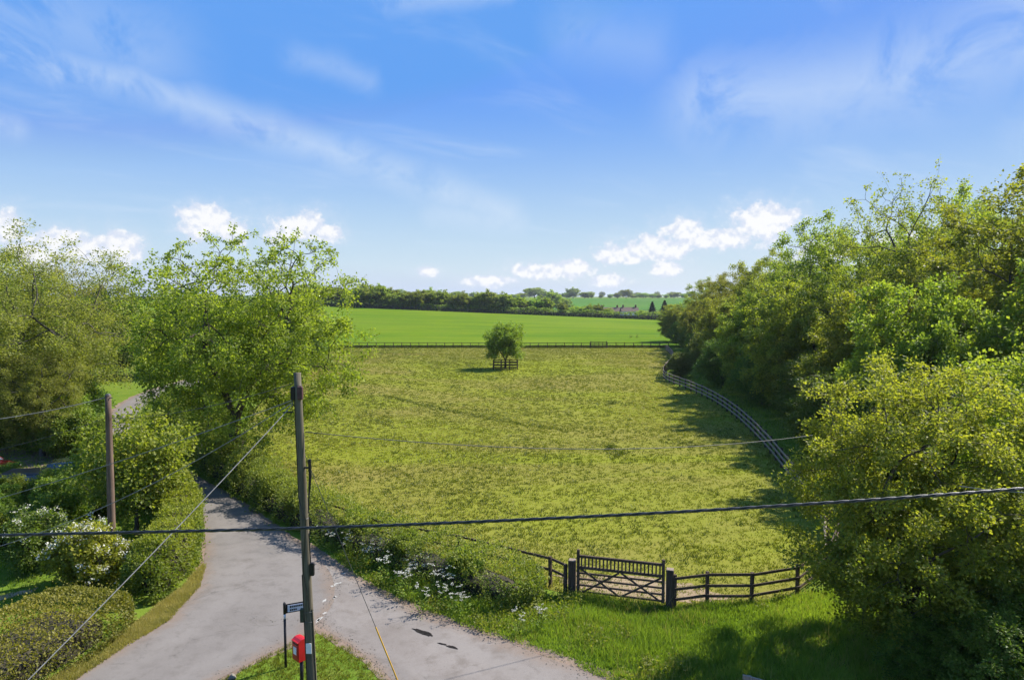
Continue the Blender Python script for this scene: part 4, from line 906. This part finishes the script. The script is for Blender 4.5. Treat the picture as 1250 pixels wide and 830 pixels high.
# grey rail at the bottom of the picture
p0 = G(914, 825, .95); lr = thing('timber_barrier', 'short weathered grey timber barrier on the shaded verge', 'barrier', (p0[0], p0[1], 0), -.55)
MB().box((.55, 0, .90), (1.4, .05, .12), bev=.006).build('rail', FENCE_G, lr); MB().box((.55, 0, .60), (1.4, .05, .12), bev=.006).build('rail', FENCE_G, lr)
for x in (0, 1.1): MB().box((x, .06, .42), (.09, .065, 1.04), bev=.006).build('post', FENCE_G, lr)

# ------------------------------------------------------------------ poles, wires, sign, post box
PB = Vector((-5.20, 17.2, 0)); PT = AT(363, 455, 17.2)
pole = thing('telegraph_pole', 'thick grey-brown telegraph pole on the grass triangle beside the red post box', 'pole', PB)
d = PT - PB
ptube = [(d * t) for t in np.linspace(-.06, 1, 14)]
def ppos(z): return PB + d * (z / d.z)
prad = lambda z: .128 - .040 * z / d.z
MB().tube(ptube, [.128 - .040 * t for t in np.linspace(-.06, 1, 14)], 16).build('shaft', POLE, pole, smooth=True)
def zat(py): return AT(375, py, 17.2).z
def loc(z, dx, dy=0.0): v = ppos(z) - PB; return Vector((v.x + dx, v.y + dy, v.z))
MB().box(loc(zat(479), .075, -.085), (.14, .12, .34), bev=.03).build('terminal_box', PLUM, pole)
MB().box(loc(zat(480), -.12, -.02), (.11, .13, .34), bev=.02).build('splice_box', BLACK, pole)
MB().tube([loc(zat(502), -.12, -.1), loc(zat(502), -.36, -.16)], .018, 6).build('bracket', BLACK, pole)
MB().tube([loc(zat(560), .22, -.05), loc(zat(580), .22, -.05), loc(zat(603), .17, -.06), loc(zat(625), .13, -.07)], [.042, .04, .022, .012], 8).build('cable_termination', BLACK, pole)
MB().box(loc(zat(570), .15, -.05), (.14, .04, .04)).build('bracket', BLACK, pole)
MB().box(loc(zat(693), .165, -.06), (.10, .10, .34), bev=.02).build('black_box', BLACK, pole)
MB().box(loc(zat(750), -.165, -.02), (.10, .10, .36), bev=.015).build('junction_box', GREYG, pole)
MB().box(loc(zat(788), -.005, -.128), (.14, .012, .27)).build('notice', WHITE, pole)
def helix(z0, z1, a0, a1, rr, off=.008, n=16):
    out = []
    for t in np.linspace(0, 1, n):
        z = z0 + (z1 - z0) * t; a = a0 + (a1 - a0) * t; q = prad(z) + off; v = ppos(z) - PB; out.append((v.x + math.cos(a) * q, v.y + math.sin(a) * q, v.z))
    return out
for (y0, y1, a0, a1) in ((485, 600, -2.7, -2.9), (600, 632, -3.0, -1.0), (632, 700, -.9, -2.2), (690, 742, -2.2, -1.0), (742, 868, -.5, -.35), (700, 868, -2.6, -2.5), (650, 690, -.2, -.1)):
    MB().tube(helix(zat(y0), zat(y1), a0, a1, 0), .013, 5).build('pole_cable', RUBBER, pole)
for py in (470, 632, 745, 757): 
    MB().tube(helix(zat(py), zat(py), 0, 6.28, 0, .004, 17), .008, 4).build('strap', WIRE_D, pole)
# the brown pole in the garden
QB = Vector((*G(138, 698), 0)); QT = AT(132, 482, QB.y); q = QT - QB
p2 = thing('telegraph_pole', 'slim brown telegraph pole standing in the garden behind the flowering shrub', 'pole', QB)
MB().tube([q * t for t in np.linspace(-.05, 1, 10)], [.15 - .045 * t for t in np.linspace(-.05, 1, 10)], 14).build('shaft', POLE_B, p2, smooth=True)
MB().tube([q + Vector((0, 0, -.02)), q + Vector((0, 0, .05))], [.115, .05], 12).build('cap', WIRE_D, p2); MB().tube([q * .985 + Vector((-.2, -.05, 0)), q * .985 + Vector((.2, -.05, 0))], .02, 6).build('bracket', WIRE_D, p2)
def sagline(a, b, sag, n=40):
    a = Vector(a); b = Vector(b); return [a.lerp(b, t) - Vector((0, 0, 4 * sag * t * (1 - t))) for t in np.linspace(0, 1, n)]
def wire(label, pts, r, mat, n=6, name='overhead_wire'):
    me = MB().tube(pts, r, n); o = me.build(name, mat, None, smooth=True, label=label, category='cable'); return o
top = ppos(zat(488))
def ext(px, py, Y, a, k=1.3): e = AT(px, py, Y); return Vector(a) + (e - Vector(a)) * k
wire('pale wire from the grey pole rising left behind the young maple', sagline(top + Vector((-.13, 0, 0)), ext(0, 604, 21, top), .15), .011, WIRE)
wire('pale wire from the grey pole sagging left over the flowering shrubs', sagline(top + Vector((-.13, -.03, -.05)), ext(0, 652, 20, top, 1.25), .55), .011, WIRE)
wire('pale wire from the grey pole dropping steeply across the left hedge', sagline(top + Vector((-.12, -.08, -.1)), ext(30, 830, 11.5, top, 1.25), .10), .011, WIRE)
wire('dark wire strung between the grey pole and the brown pole', sagline(ppos(zat(468)) + Vector((-.12, 0, 0)), QB + q * .87 + Vector((.1, 0, 0)), .22), .010, WIRE_D)
wire('pale wire leaving the top of the brown pole to the left', sagline(QB + q * .985 + Vector((-.1, -.05, 0)), ext(0, 508, 24, QB + q * .985, 1.4), .12), .014, WIRE)
wire('dark wire leaving the brown pole below its top to the left', sagline(QB + q * .87 + Vector((-.1, 0, 0)), ext(0, 546, 25, QB + q * .87, 1.4), .1), .010, WIRE_D)
wr = AT(1250, 461, 30); ws = ppos(zat(527)) + Vector((.12, 0, 0))
wire('thin dark wire sagging from the grey pole across the paddock', sagline(ws, ws + (wr - ws) * 1.05, 1.55, 60), .011, WIRE_D)
# twisted supply cable near the camera
cpts = [AT(-330, 660, 9.6), AT(0, 653, 9.4), AT(372, 645, 9.2), AT(625, 635, 9.1), AT(900, 621, 9.0), AT(1250, 597, 8.9), AT(1620, 563, 8.8)]
cl = np.array([tuple(p) for p in cpts]); cl = resample(smooth_line(cl, 3), .05)
tw = thing('twisted_cable', 'thick black twisted supply cable sagging across the whole view', 'cable', tuple(cl[0]))
dl = unit(np.gradient(cl, axis=0)); aa = unit(np.cross(dl, [0, 0, 1.0])); bb = np.cross(aa, dl); s_ = np.arange(len(cl)) * .05
for k in range(3):
    ph = s_ / .62 * 2 * math.pi + k * 2.094; pts = cl + (aa * np.cos(ph)[:, None] + bb * np.sin(ph)[:, None]) * .0122 - cl[0]
    MB().tube([tuple(p) for p in pts], .0115, 6).build('strand', RUBBER, tw, smooth=True)
wire('thin pale wire meeting the twisted cable before the bushy tree', [AT(1171, 593, 9.3), AT(1205, 598, 9.0), AT(1250, 601, 8.85), AT(1400, 612, 8.6), AT(1620, 640, 8.4)], .006, WIRE)
# supports of those cables, beyond both edges of the picture
for p, lab in ((cl[0], 'telegraph pole carrying the left end of the twisted cable'), (cl[-1], 'telegraph pole carrying the right end of the twisted cable')):
    o = thing('telegraph_pole', lab, 'pole', (p[0], p[1], 0)); MB().tube([(0, .0, -.4), (0, 0, 4), (0, 0, p[2] + .7)], [.16, .14, .11], 14).build('shaft', POLE_B, o, smooth=True); MB().box((0, 0, p[2] + .03), (.1, .3, .08)).build('bracket', BLACK, o)
# stay
sa = ppos(zat(556)) + Vector((.12, -.05, 0)); sg = G(502, 868); sgv = Vector((sg[0], sg[1], -.05))
st = thing('stay_wire', 'stay wire with yellow lower guard anchored at the lane edge', 'cable', (sg[0], sg[1], 0)); b0 = Vector((sg[0], sg[1], 0))
MB().tube([sa - b0, sgv - b0], .008, 5).build('wire', WIRE_D, st)
gv = sgv + (sa - sgv) * .335; MB().tube([sgv - b0, gv - b0], .019, 8).build('guard', YELLOW, st); MB().tube([(0, 0, -.1), (0, 0, .08)], .03, 6).build('anchor', GREYG, st)
# direction sign
sb = G(349, 814); sgn = thing('finger_sign', 'black sign post with one white arm of dark lettering beside the pole', 'sign', (sb[0], sb[1], 0), .42)
MB().tube([(0, 0, -.2), (0, 0, 1.42)], .036, 10).build('post', BLACK, sgn, smooth=True); MB().tube([(0, 0, 1.42), (0, 0, 1.56)], .032, 10).build('pale_band', SIGNW, sgn, smooth=True)
MB().tube([(0, 0, 1.56), (0, 0, 1.86), (0, 0, 1.90)], [.040, .040, .02], 10).build('bracket', BLACK, sgn, smooth=True)
bl = MB().box((.40, 0, 1.70), (.74, .028, .26), bev=.004).build('sign_arm', BLACK, sgn); MB().box((.41, -.018, 1.70), (.66, .012, .195)).build('face', SIGNW, bl)
for (x0, z, n) in ((.16, 1.745, 9), (.16, 1.655, 4)):
    for i in range(n): MB().box((x0 + i * .05, -.028, z), (.036, .006, .045 if i else .055)).build('lettering', BLACK, bl)
# post box
bx = AT(367, 790, 17.9); pbx = thing('post_box', 'small red lamp post box on a black post beside the telegraph pole', 'post box', (bx.x, bx.y, 0), -.75)
zc = bx.z
def prism(mb, w, dp, h, c):
    pr = [(-dp / 2, -h / 2), (dp / 2, -h / 2), (dp / 2, h * .40), (dp * .25, h * .485), (0, h / 2), (-dp * .25, h * .485), (-dp / 2, h * .40)]
    V = [(c[0] + sx * w / 2, c[1] + y, c[2] + z) for sx in (-1, 1) for (y, z) in pr]; k = len(pr)
    mb.add(V, [list(range(k))[::-1], [k + i for i in range(k)]] + [[i, (i + 1) % k, k + (i + 1) % k, k + i] for i in range(k)]); return mb
body = prism(MB(), .34, .30, .60, (0, 0, zc)).build('box_body', RED, pbx)
MB().box((0, -.158, zc + .02), (.27, .014, .46), bev=.004).build('door', RED, pbx); MB().box((0, -.163, zc + .175), (.22, .02, .035)).build('slot', BLACK, pbx); MB().box((0, -.170, zc - .02), (.15, .008, .20)).build('plate', WHITE, pbx)
MB().box((0, -.155, zc + .235), (.32, .06, .02), bev=.004).build('hood', RED, pbx)
MB().tube([(0, .02, -.2), (0, .02, zc - .29)], .05, 10).build('post', BLACK, pbx, smooth=True)
# small stone at the corner of the grass triangle
x, y = G(284, 829); bm = bmesh.new(); bmesh.ops.create_icosphere(bm, subdivisions=2, radius=.10)
for v in bm.verts: v.co *= 1 + .18 * math.sin(v.co.x * 31 + v.co.y * 17 + v.co.z * 23); v.co.z *= .8
me = bpy.data.meshes.new('kerb_stone'); bm.to_mesh(me); bm.free(); me.materials.append(STONE)
link('kerb_stone', me, None, (x, y, .08), label='small grey stone on the corner of the grass triangle', category='stone')
# garden path
pa = [G(-60, 742), G(0, 727), G(20, 722), G(38, 719), G(48, 716), G(40, 723), G(20, 727), G(0, 733), G(-60, 750)]
link('garden_path', new_mesh('garden_path', [(x, y, .012) for x, y in pa], [list(range(len(pa)))], EARTH_M), kind='structure')
yard = [(-22.5, 33.5), (-24, 40.5), (-30, 45.5), (-42, 48), (-46, 38), (-32, 31.5)]
link('yard', new_mesh('yard', [(x, y, .010) for x, y in yard], [list(range(len(yard)))], GRAVEL_M), kind='structure')

# ------------------------------------------------------------------ parked cars
GLASS = mat_plain('car_glass', (.10, .12, .15), .08, .1, 3, spec=.8)
TYRE = mat_plain('tyre', (.014, .014, .014), .85, .2, 9); RIM = mat_plain('rim', (.45, .45, .46), .35, .1, 9, metal=.7)
LAMP_R = mat_plain('tail_lamp', (.45, .012, .012), .25, .1, 9, spec=.6); LAMP_W = mat_plain('head_lamp', (.7, .7, .72), .15, .1, 9, spec=.7)
def car(label, loc, rz, paint, h=1.48, L=4.2, W=1.78):
    c = thing('parked_car', label, 'car', loc, rz)
    bm = bmesh.new()
    st_ = [(-.50, .34, .80, .80), (-.47, .24, .92, .90), (-.36, .20, .96, .97), (-.12, .20, .95, 1.0), (.14, .20, .94, 1.0), (.34, .20, .86, .97), (.46, .24, .74, .90), (.50, .34, .62, .78)]
    rings = []
    for (x, z0, z1, w) in st_:
        hw_ = W / 2 * w; pr = [(-hw_ * .86, z0), (-hw_, z0 + .16), (-hw_ * 1.0, (z0 + z1) / 2), (-hw_ * .94, z1 - .04), (-hw_ * .82, z1), (hw_ * .82, z1), (hw_ * .94, z1 - .04), (hw_ * 1.0, (z0 + z1) / 2), (hw_, z0 + .16), (hw_ * .86, z0)]
        rings.append([bm.verts.new((x * L, y, z)) for y, z in pr])
    def loft(bm, rings):
        for a, b in zip(rings[:-1], rings[1:]):
            k = len(a)
            for i in range(k): bm.faces.new([a[i], a[(i + 1) % k], b[(i + 1) % k], b[i]])
        bm.faces.new(rings[0][::-1]); bm.faces.new(rings[-1])
    loft(bm, rings); me = bpy.data.meshes.new('body'); bmesh.ops.recalc_face_normals(bm, faces=bm.faces[:]); bm.to_mesh(me); bm.free(); me.materials.append(paint)
    for p_ in me.polygons: p_.use_smooth = True
    link('body', me, c)
    def cab(name, mat, sts):
        bm = bmesh.new(); rg = []
        for (x, z, w) in sts: rg.append([bm.verts.new((x0 * L, y * W / 2 * w, z)) for x0, y in ((x[0], -1), (x[1], -1), (x[1], 1), (x[0], 1))])
        loft(bm, rg); bmesh.ops.recalc_face_normals(bm, faces=bm.faces[:]); me = bpy.data.meshes.new(name); bm.to_mesh(me); bm.free(); me.materials.append(mat); return link(name, me, c)
    gz = cab('windows', GLASS, [((-.43, .24), .93, .92), ((-.37, .10), h - .07, .76)])
    rf = cab('roof', paint, [((-.385, .125), h - .10, .79), ((-.37, .10), h - .03, .74), ((-.30, .03), h, .62)])
    for s in (-1, 1):
        for (x0, x1) in ((-.43, -.372), (.24, .102), (-.12, -.13)):
            MB().tube([(x0 * L, s * W / 2 * .93, .93), (x1 * L, s * W / 2 * .775, h - .07)], .03, 5).build('pillar', paint, c)
        for x in (-.31, .31):
            o = MB().tube([(x * L, s * (W / 2 - .20), .31), (x * L, s * (W / 2 + .005), .31)], .31, 20).build('wheel', TYRE, c); MB().tube([(x * L, s * (W / 2 - .05), .31), (x * L, s * (W / 2 + .012), .31)], .20, 14).build('rim', RIM, o)
        MB().box((-.488 * L, s * W * .35, .72), (.10, .24, .22), bev=.03).build('taillight', LAMP_R, c); MB().box((.475 * L, s * W * .33, .60), (.12, .32, .14), bev=.03).build('headlight', LAMP_W, c)
        MB().box((.16 * L, s * (W / 2 + .07), .98), (.10, .16, .11), bev=.03).build('mirror', paint, c)
    MB().box((-.497 * L, 0, .62), (.02, .5, .11)).build('number_plate', YELLOW, c)
    return c
P_RED = mat_plain('car_red', (.15, .008, .010), .25, .05, 3, spec=.6, coat=.6); P_BLUE = mat_plain('car_navy', (.012, .016, .030), .35, .05, 3, spec=.3, coat=.1); P_TEAL = mat_plain('car_teal', (.012, .03, .035), .25, .05, 3, spec=.6, coat=.6)
car('red car with pale windscreen parked in the left yard behind the hedge', (-31.0, 38.9, 0), R(4), P_RED)
car('dark blue car parked in front of the red car in the left yard', (-24.6, 34.9, 0), R(8), P_BLUE, 1.52)
car('dark teal car half hidden by shrubs in the left yard', (-23.9, 37.6, 0), R(20), P_TEAL)

# ------------------------------------------------------------------ far house
hx, hy = (768 - CX) / F * 352, 352.0
hs = thing('farmhouse', 'white farmhouse with brown roof among the trees beyond the green field', 'house', (hx, hy, float(H(hx, hy)) - .3))
WALLW = mat_plain('render_white', (.70, .68, .66), .8, .08, 1); ROOFB = mat_plain('roof_tile', (.115, .078, .060), .85, .25, 2); BRICK = mat_plain('chimney_brick', (.20, .10, .07), .9, .25, 3); PANE = mat_plain('pane_dark', (.03, .035, .04), .2, .1, 3, spec=.6)
def house(root, x0, w, dp, eave, ridge, wall):
    MB().box((x0, 0, eave / 2), (w, dp, eave)).build('wall', wall, root)
    V = [(x0 - w / 2 - .3, -dp / 2 - .35, eave - .15), (x0 + w / 2 + .3, -dp / 2 - .35, eave - .15), (x0 + w / 2 + .3, 0, ridge), (x0 - w / 2 - .3, 0, ridge), (x0 - w / 2 - .3, dp / 2 + .35, eave - .15), (x0 + w / 2 + .3, dp / 2 + .35, eave - .15)]
    mb = MB(); mb.add(V, [[0, 1, 2, 3], [3, 2, 5, 4], [0, 3, 4], [1, 5, 2], [0, 4, 5, 1]]); rf = mb.build('roof', ROOFB, root)
    for s in (-1, 1): MB().box((x0 + s * w * .38, 0, ridge + .3), (.8, .7, 1.7)).build('chimney', BRICK, rf)
    for i in range(3):
        x = x0 + (i - 1) * w * .3
        f = MB().box((x, -dp / 2 - .03, eave * .62), (1.2, .1, 1.3)).build('window', WHITE, root); MB().box((x, -dp / 2 - .09, eave * .62), (1.0, .04, 1.1)).build('pane', PANE, f)
house(hs, 0, 8.5, 6, 3.4, 5.4, WALLW)
h2 = thing('barn', 'low brown-roofed barn beside the white farmhouse', 'barn', (hx - 9.5, hy + 6, float(H(hx, hy)) - .3)); house(h2, 0, 11, 7, 2.8, 5.2, BRICK)

# ------------------------------------------------------------------ haze
HAZE = True
if HAZE:
    m = bpy.data.materials.new('haze_air'); m.use_nodes = True; t = NT(m.node_tree); t.n.clear(); out = t.new('ShaderNodeOutputMaterial')
    v = t.new('ShaderNodeVolumePrincipled'); v.inputs['Color'].default_value = (.80, .88, 1.0, 1); v.inputs['Density'].default_value = 0.00010; v.inputs['Anisotropy'].default_value = .35
    t.l.new(v.outputs[0], out.inputs['Volume'])
    mb = MB().box((0, 4350, 12.5), (14200, 9400, 33.0)); o = mb.build('haze', m, kind='stuff', label='pale blue haze over the distant farmland', category='haze')
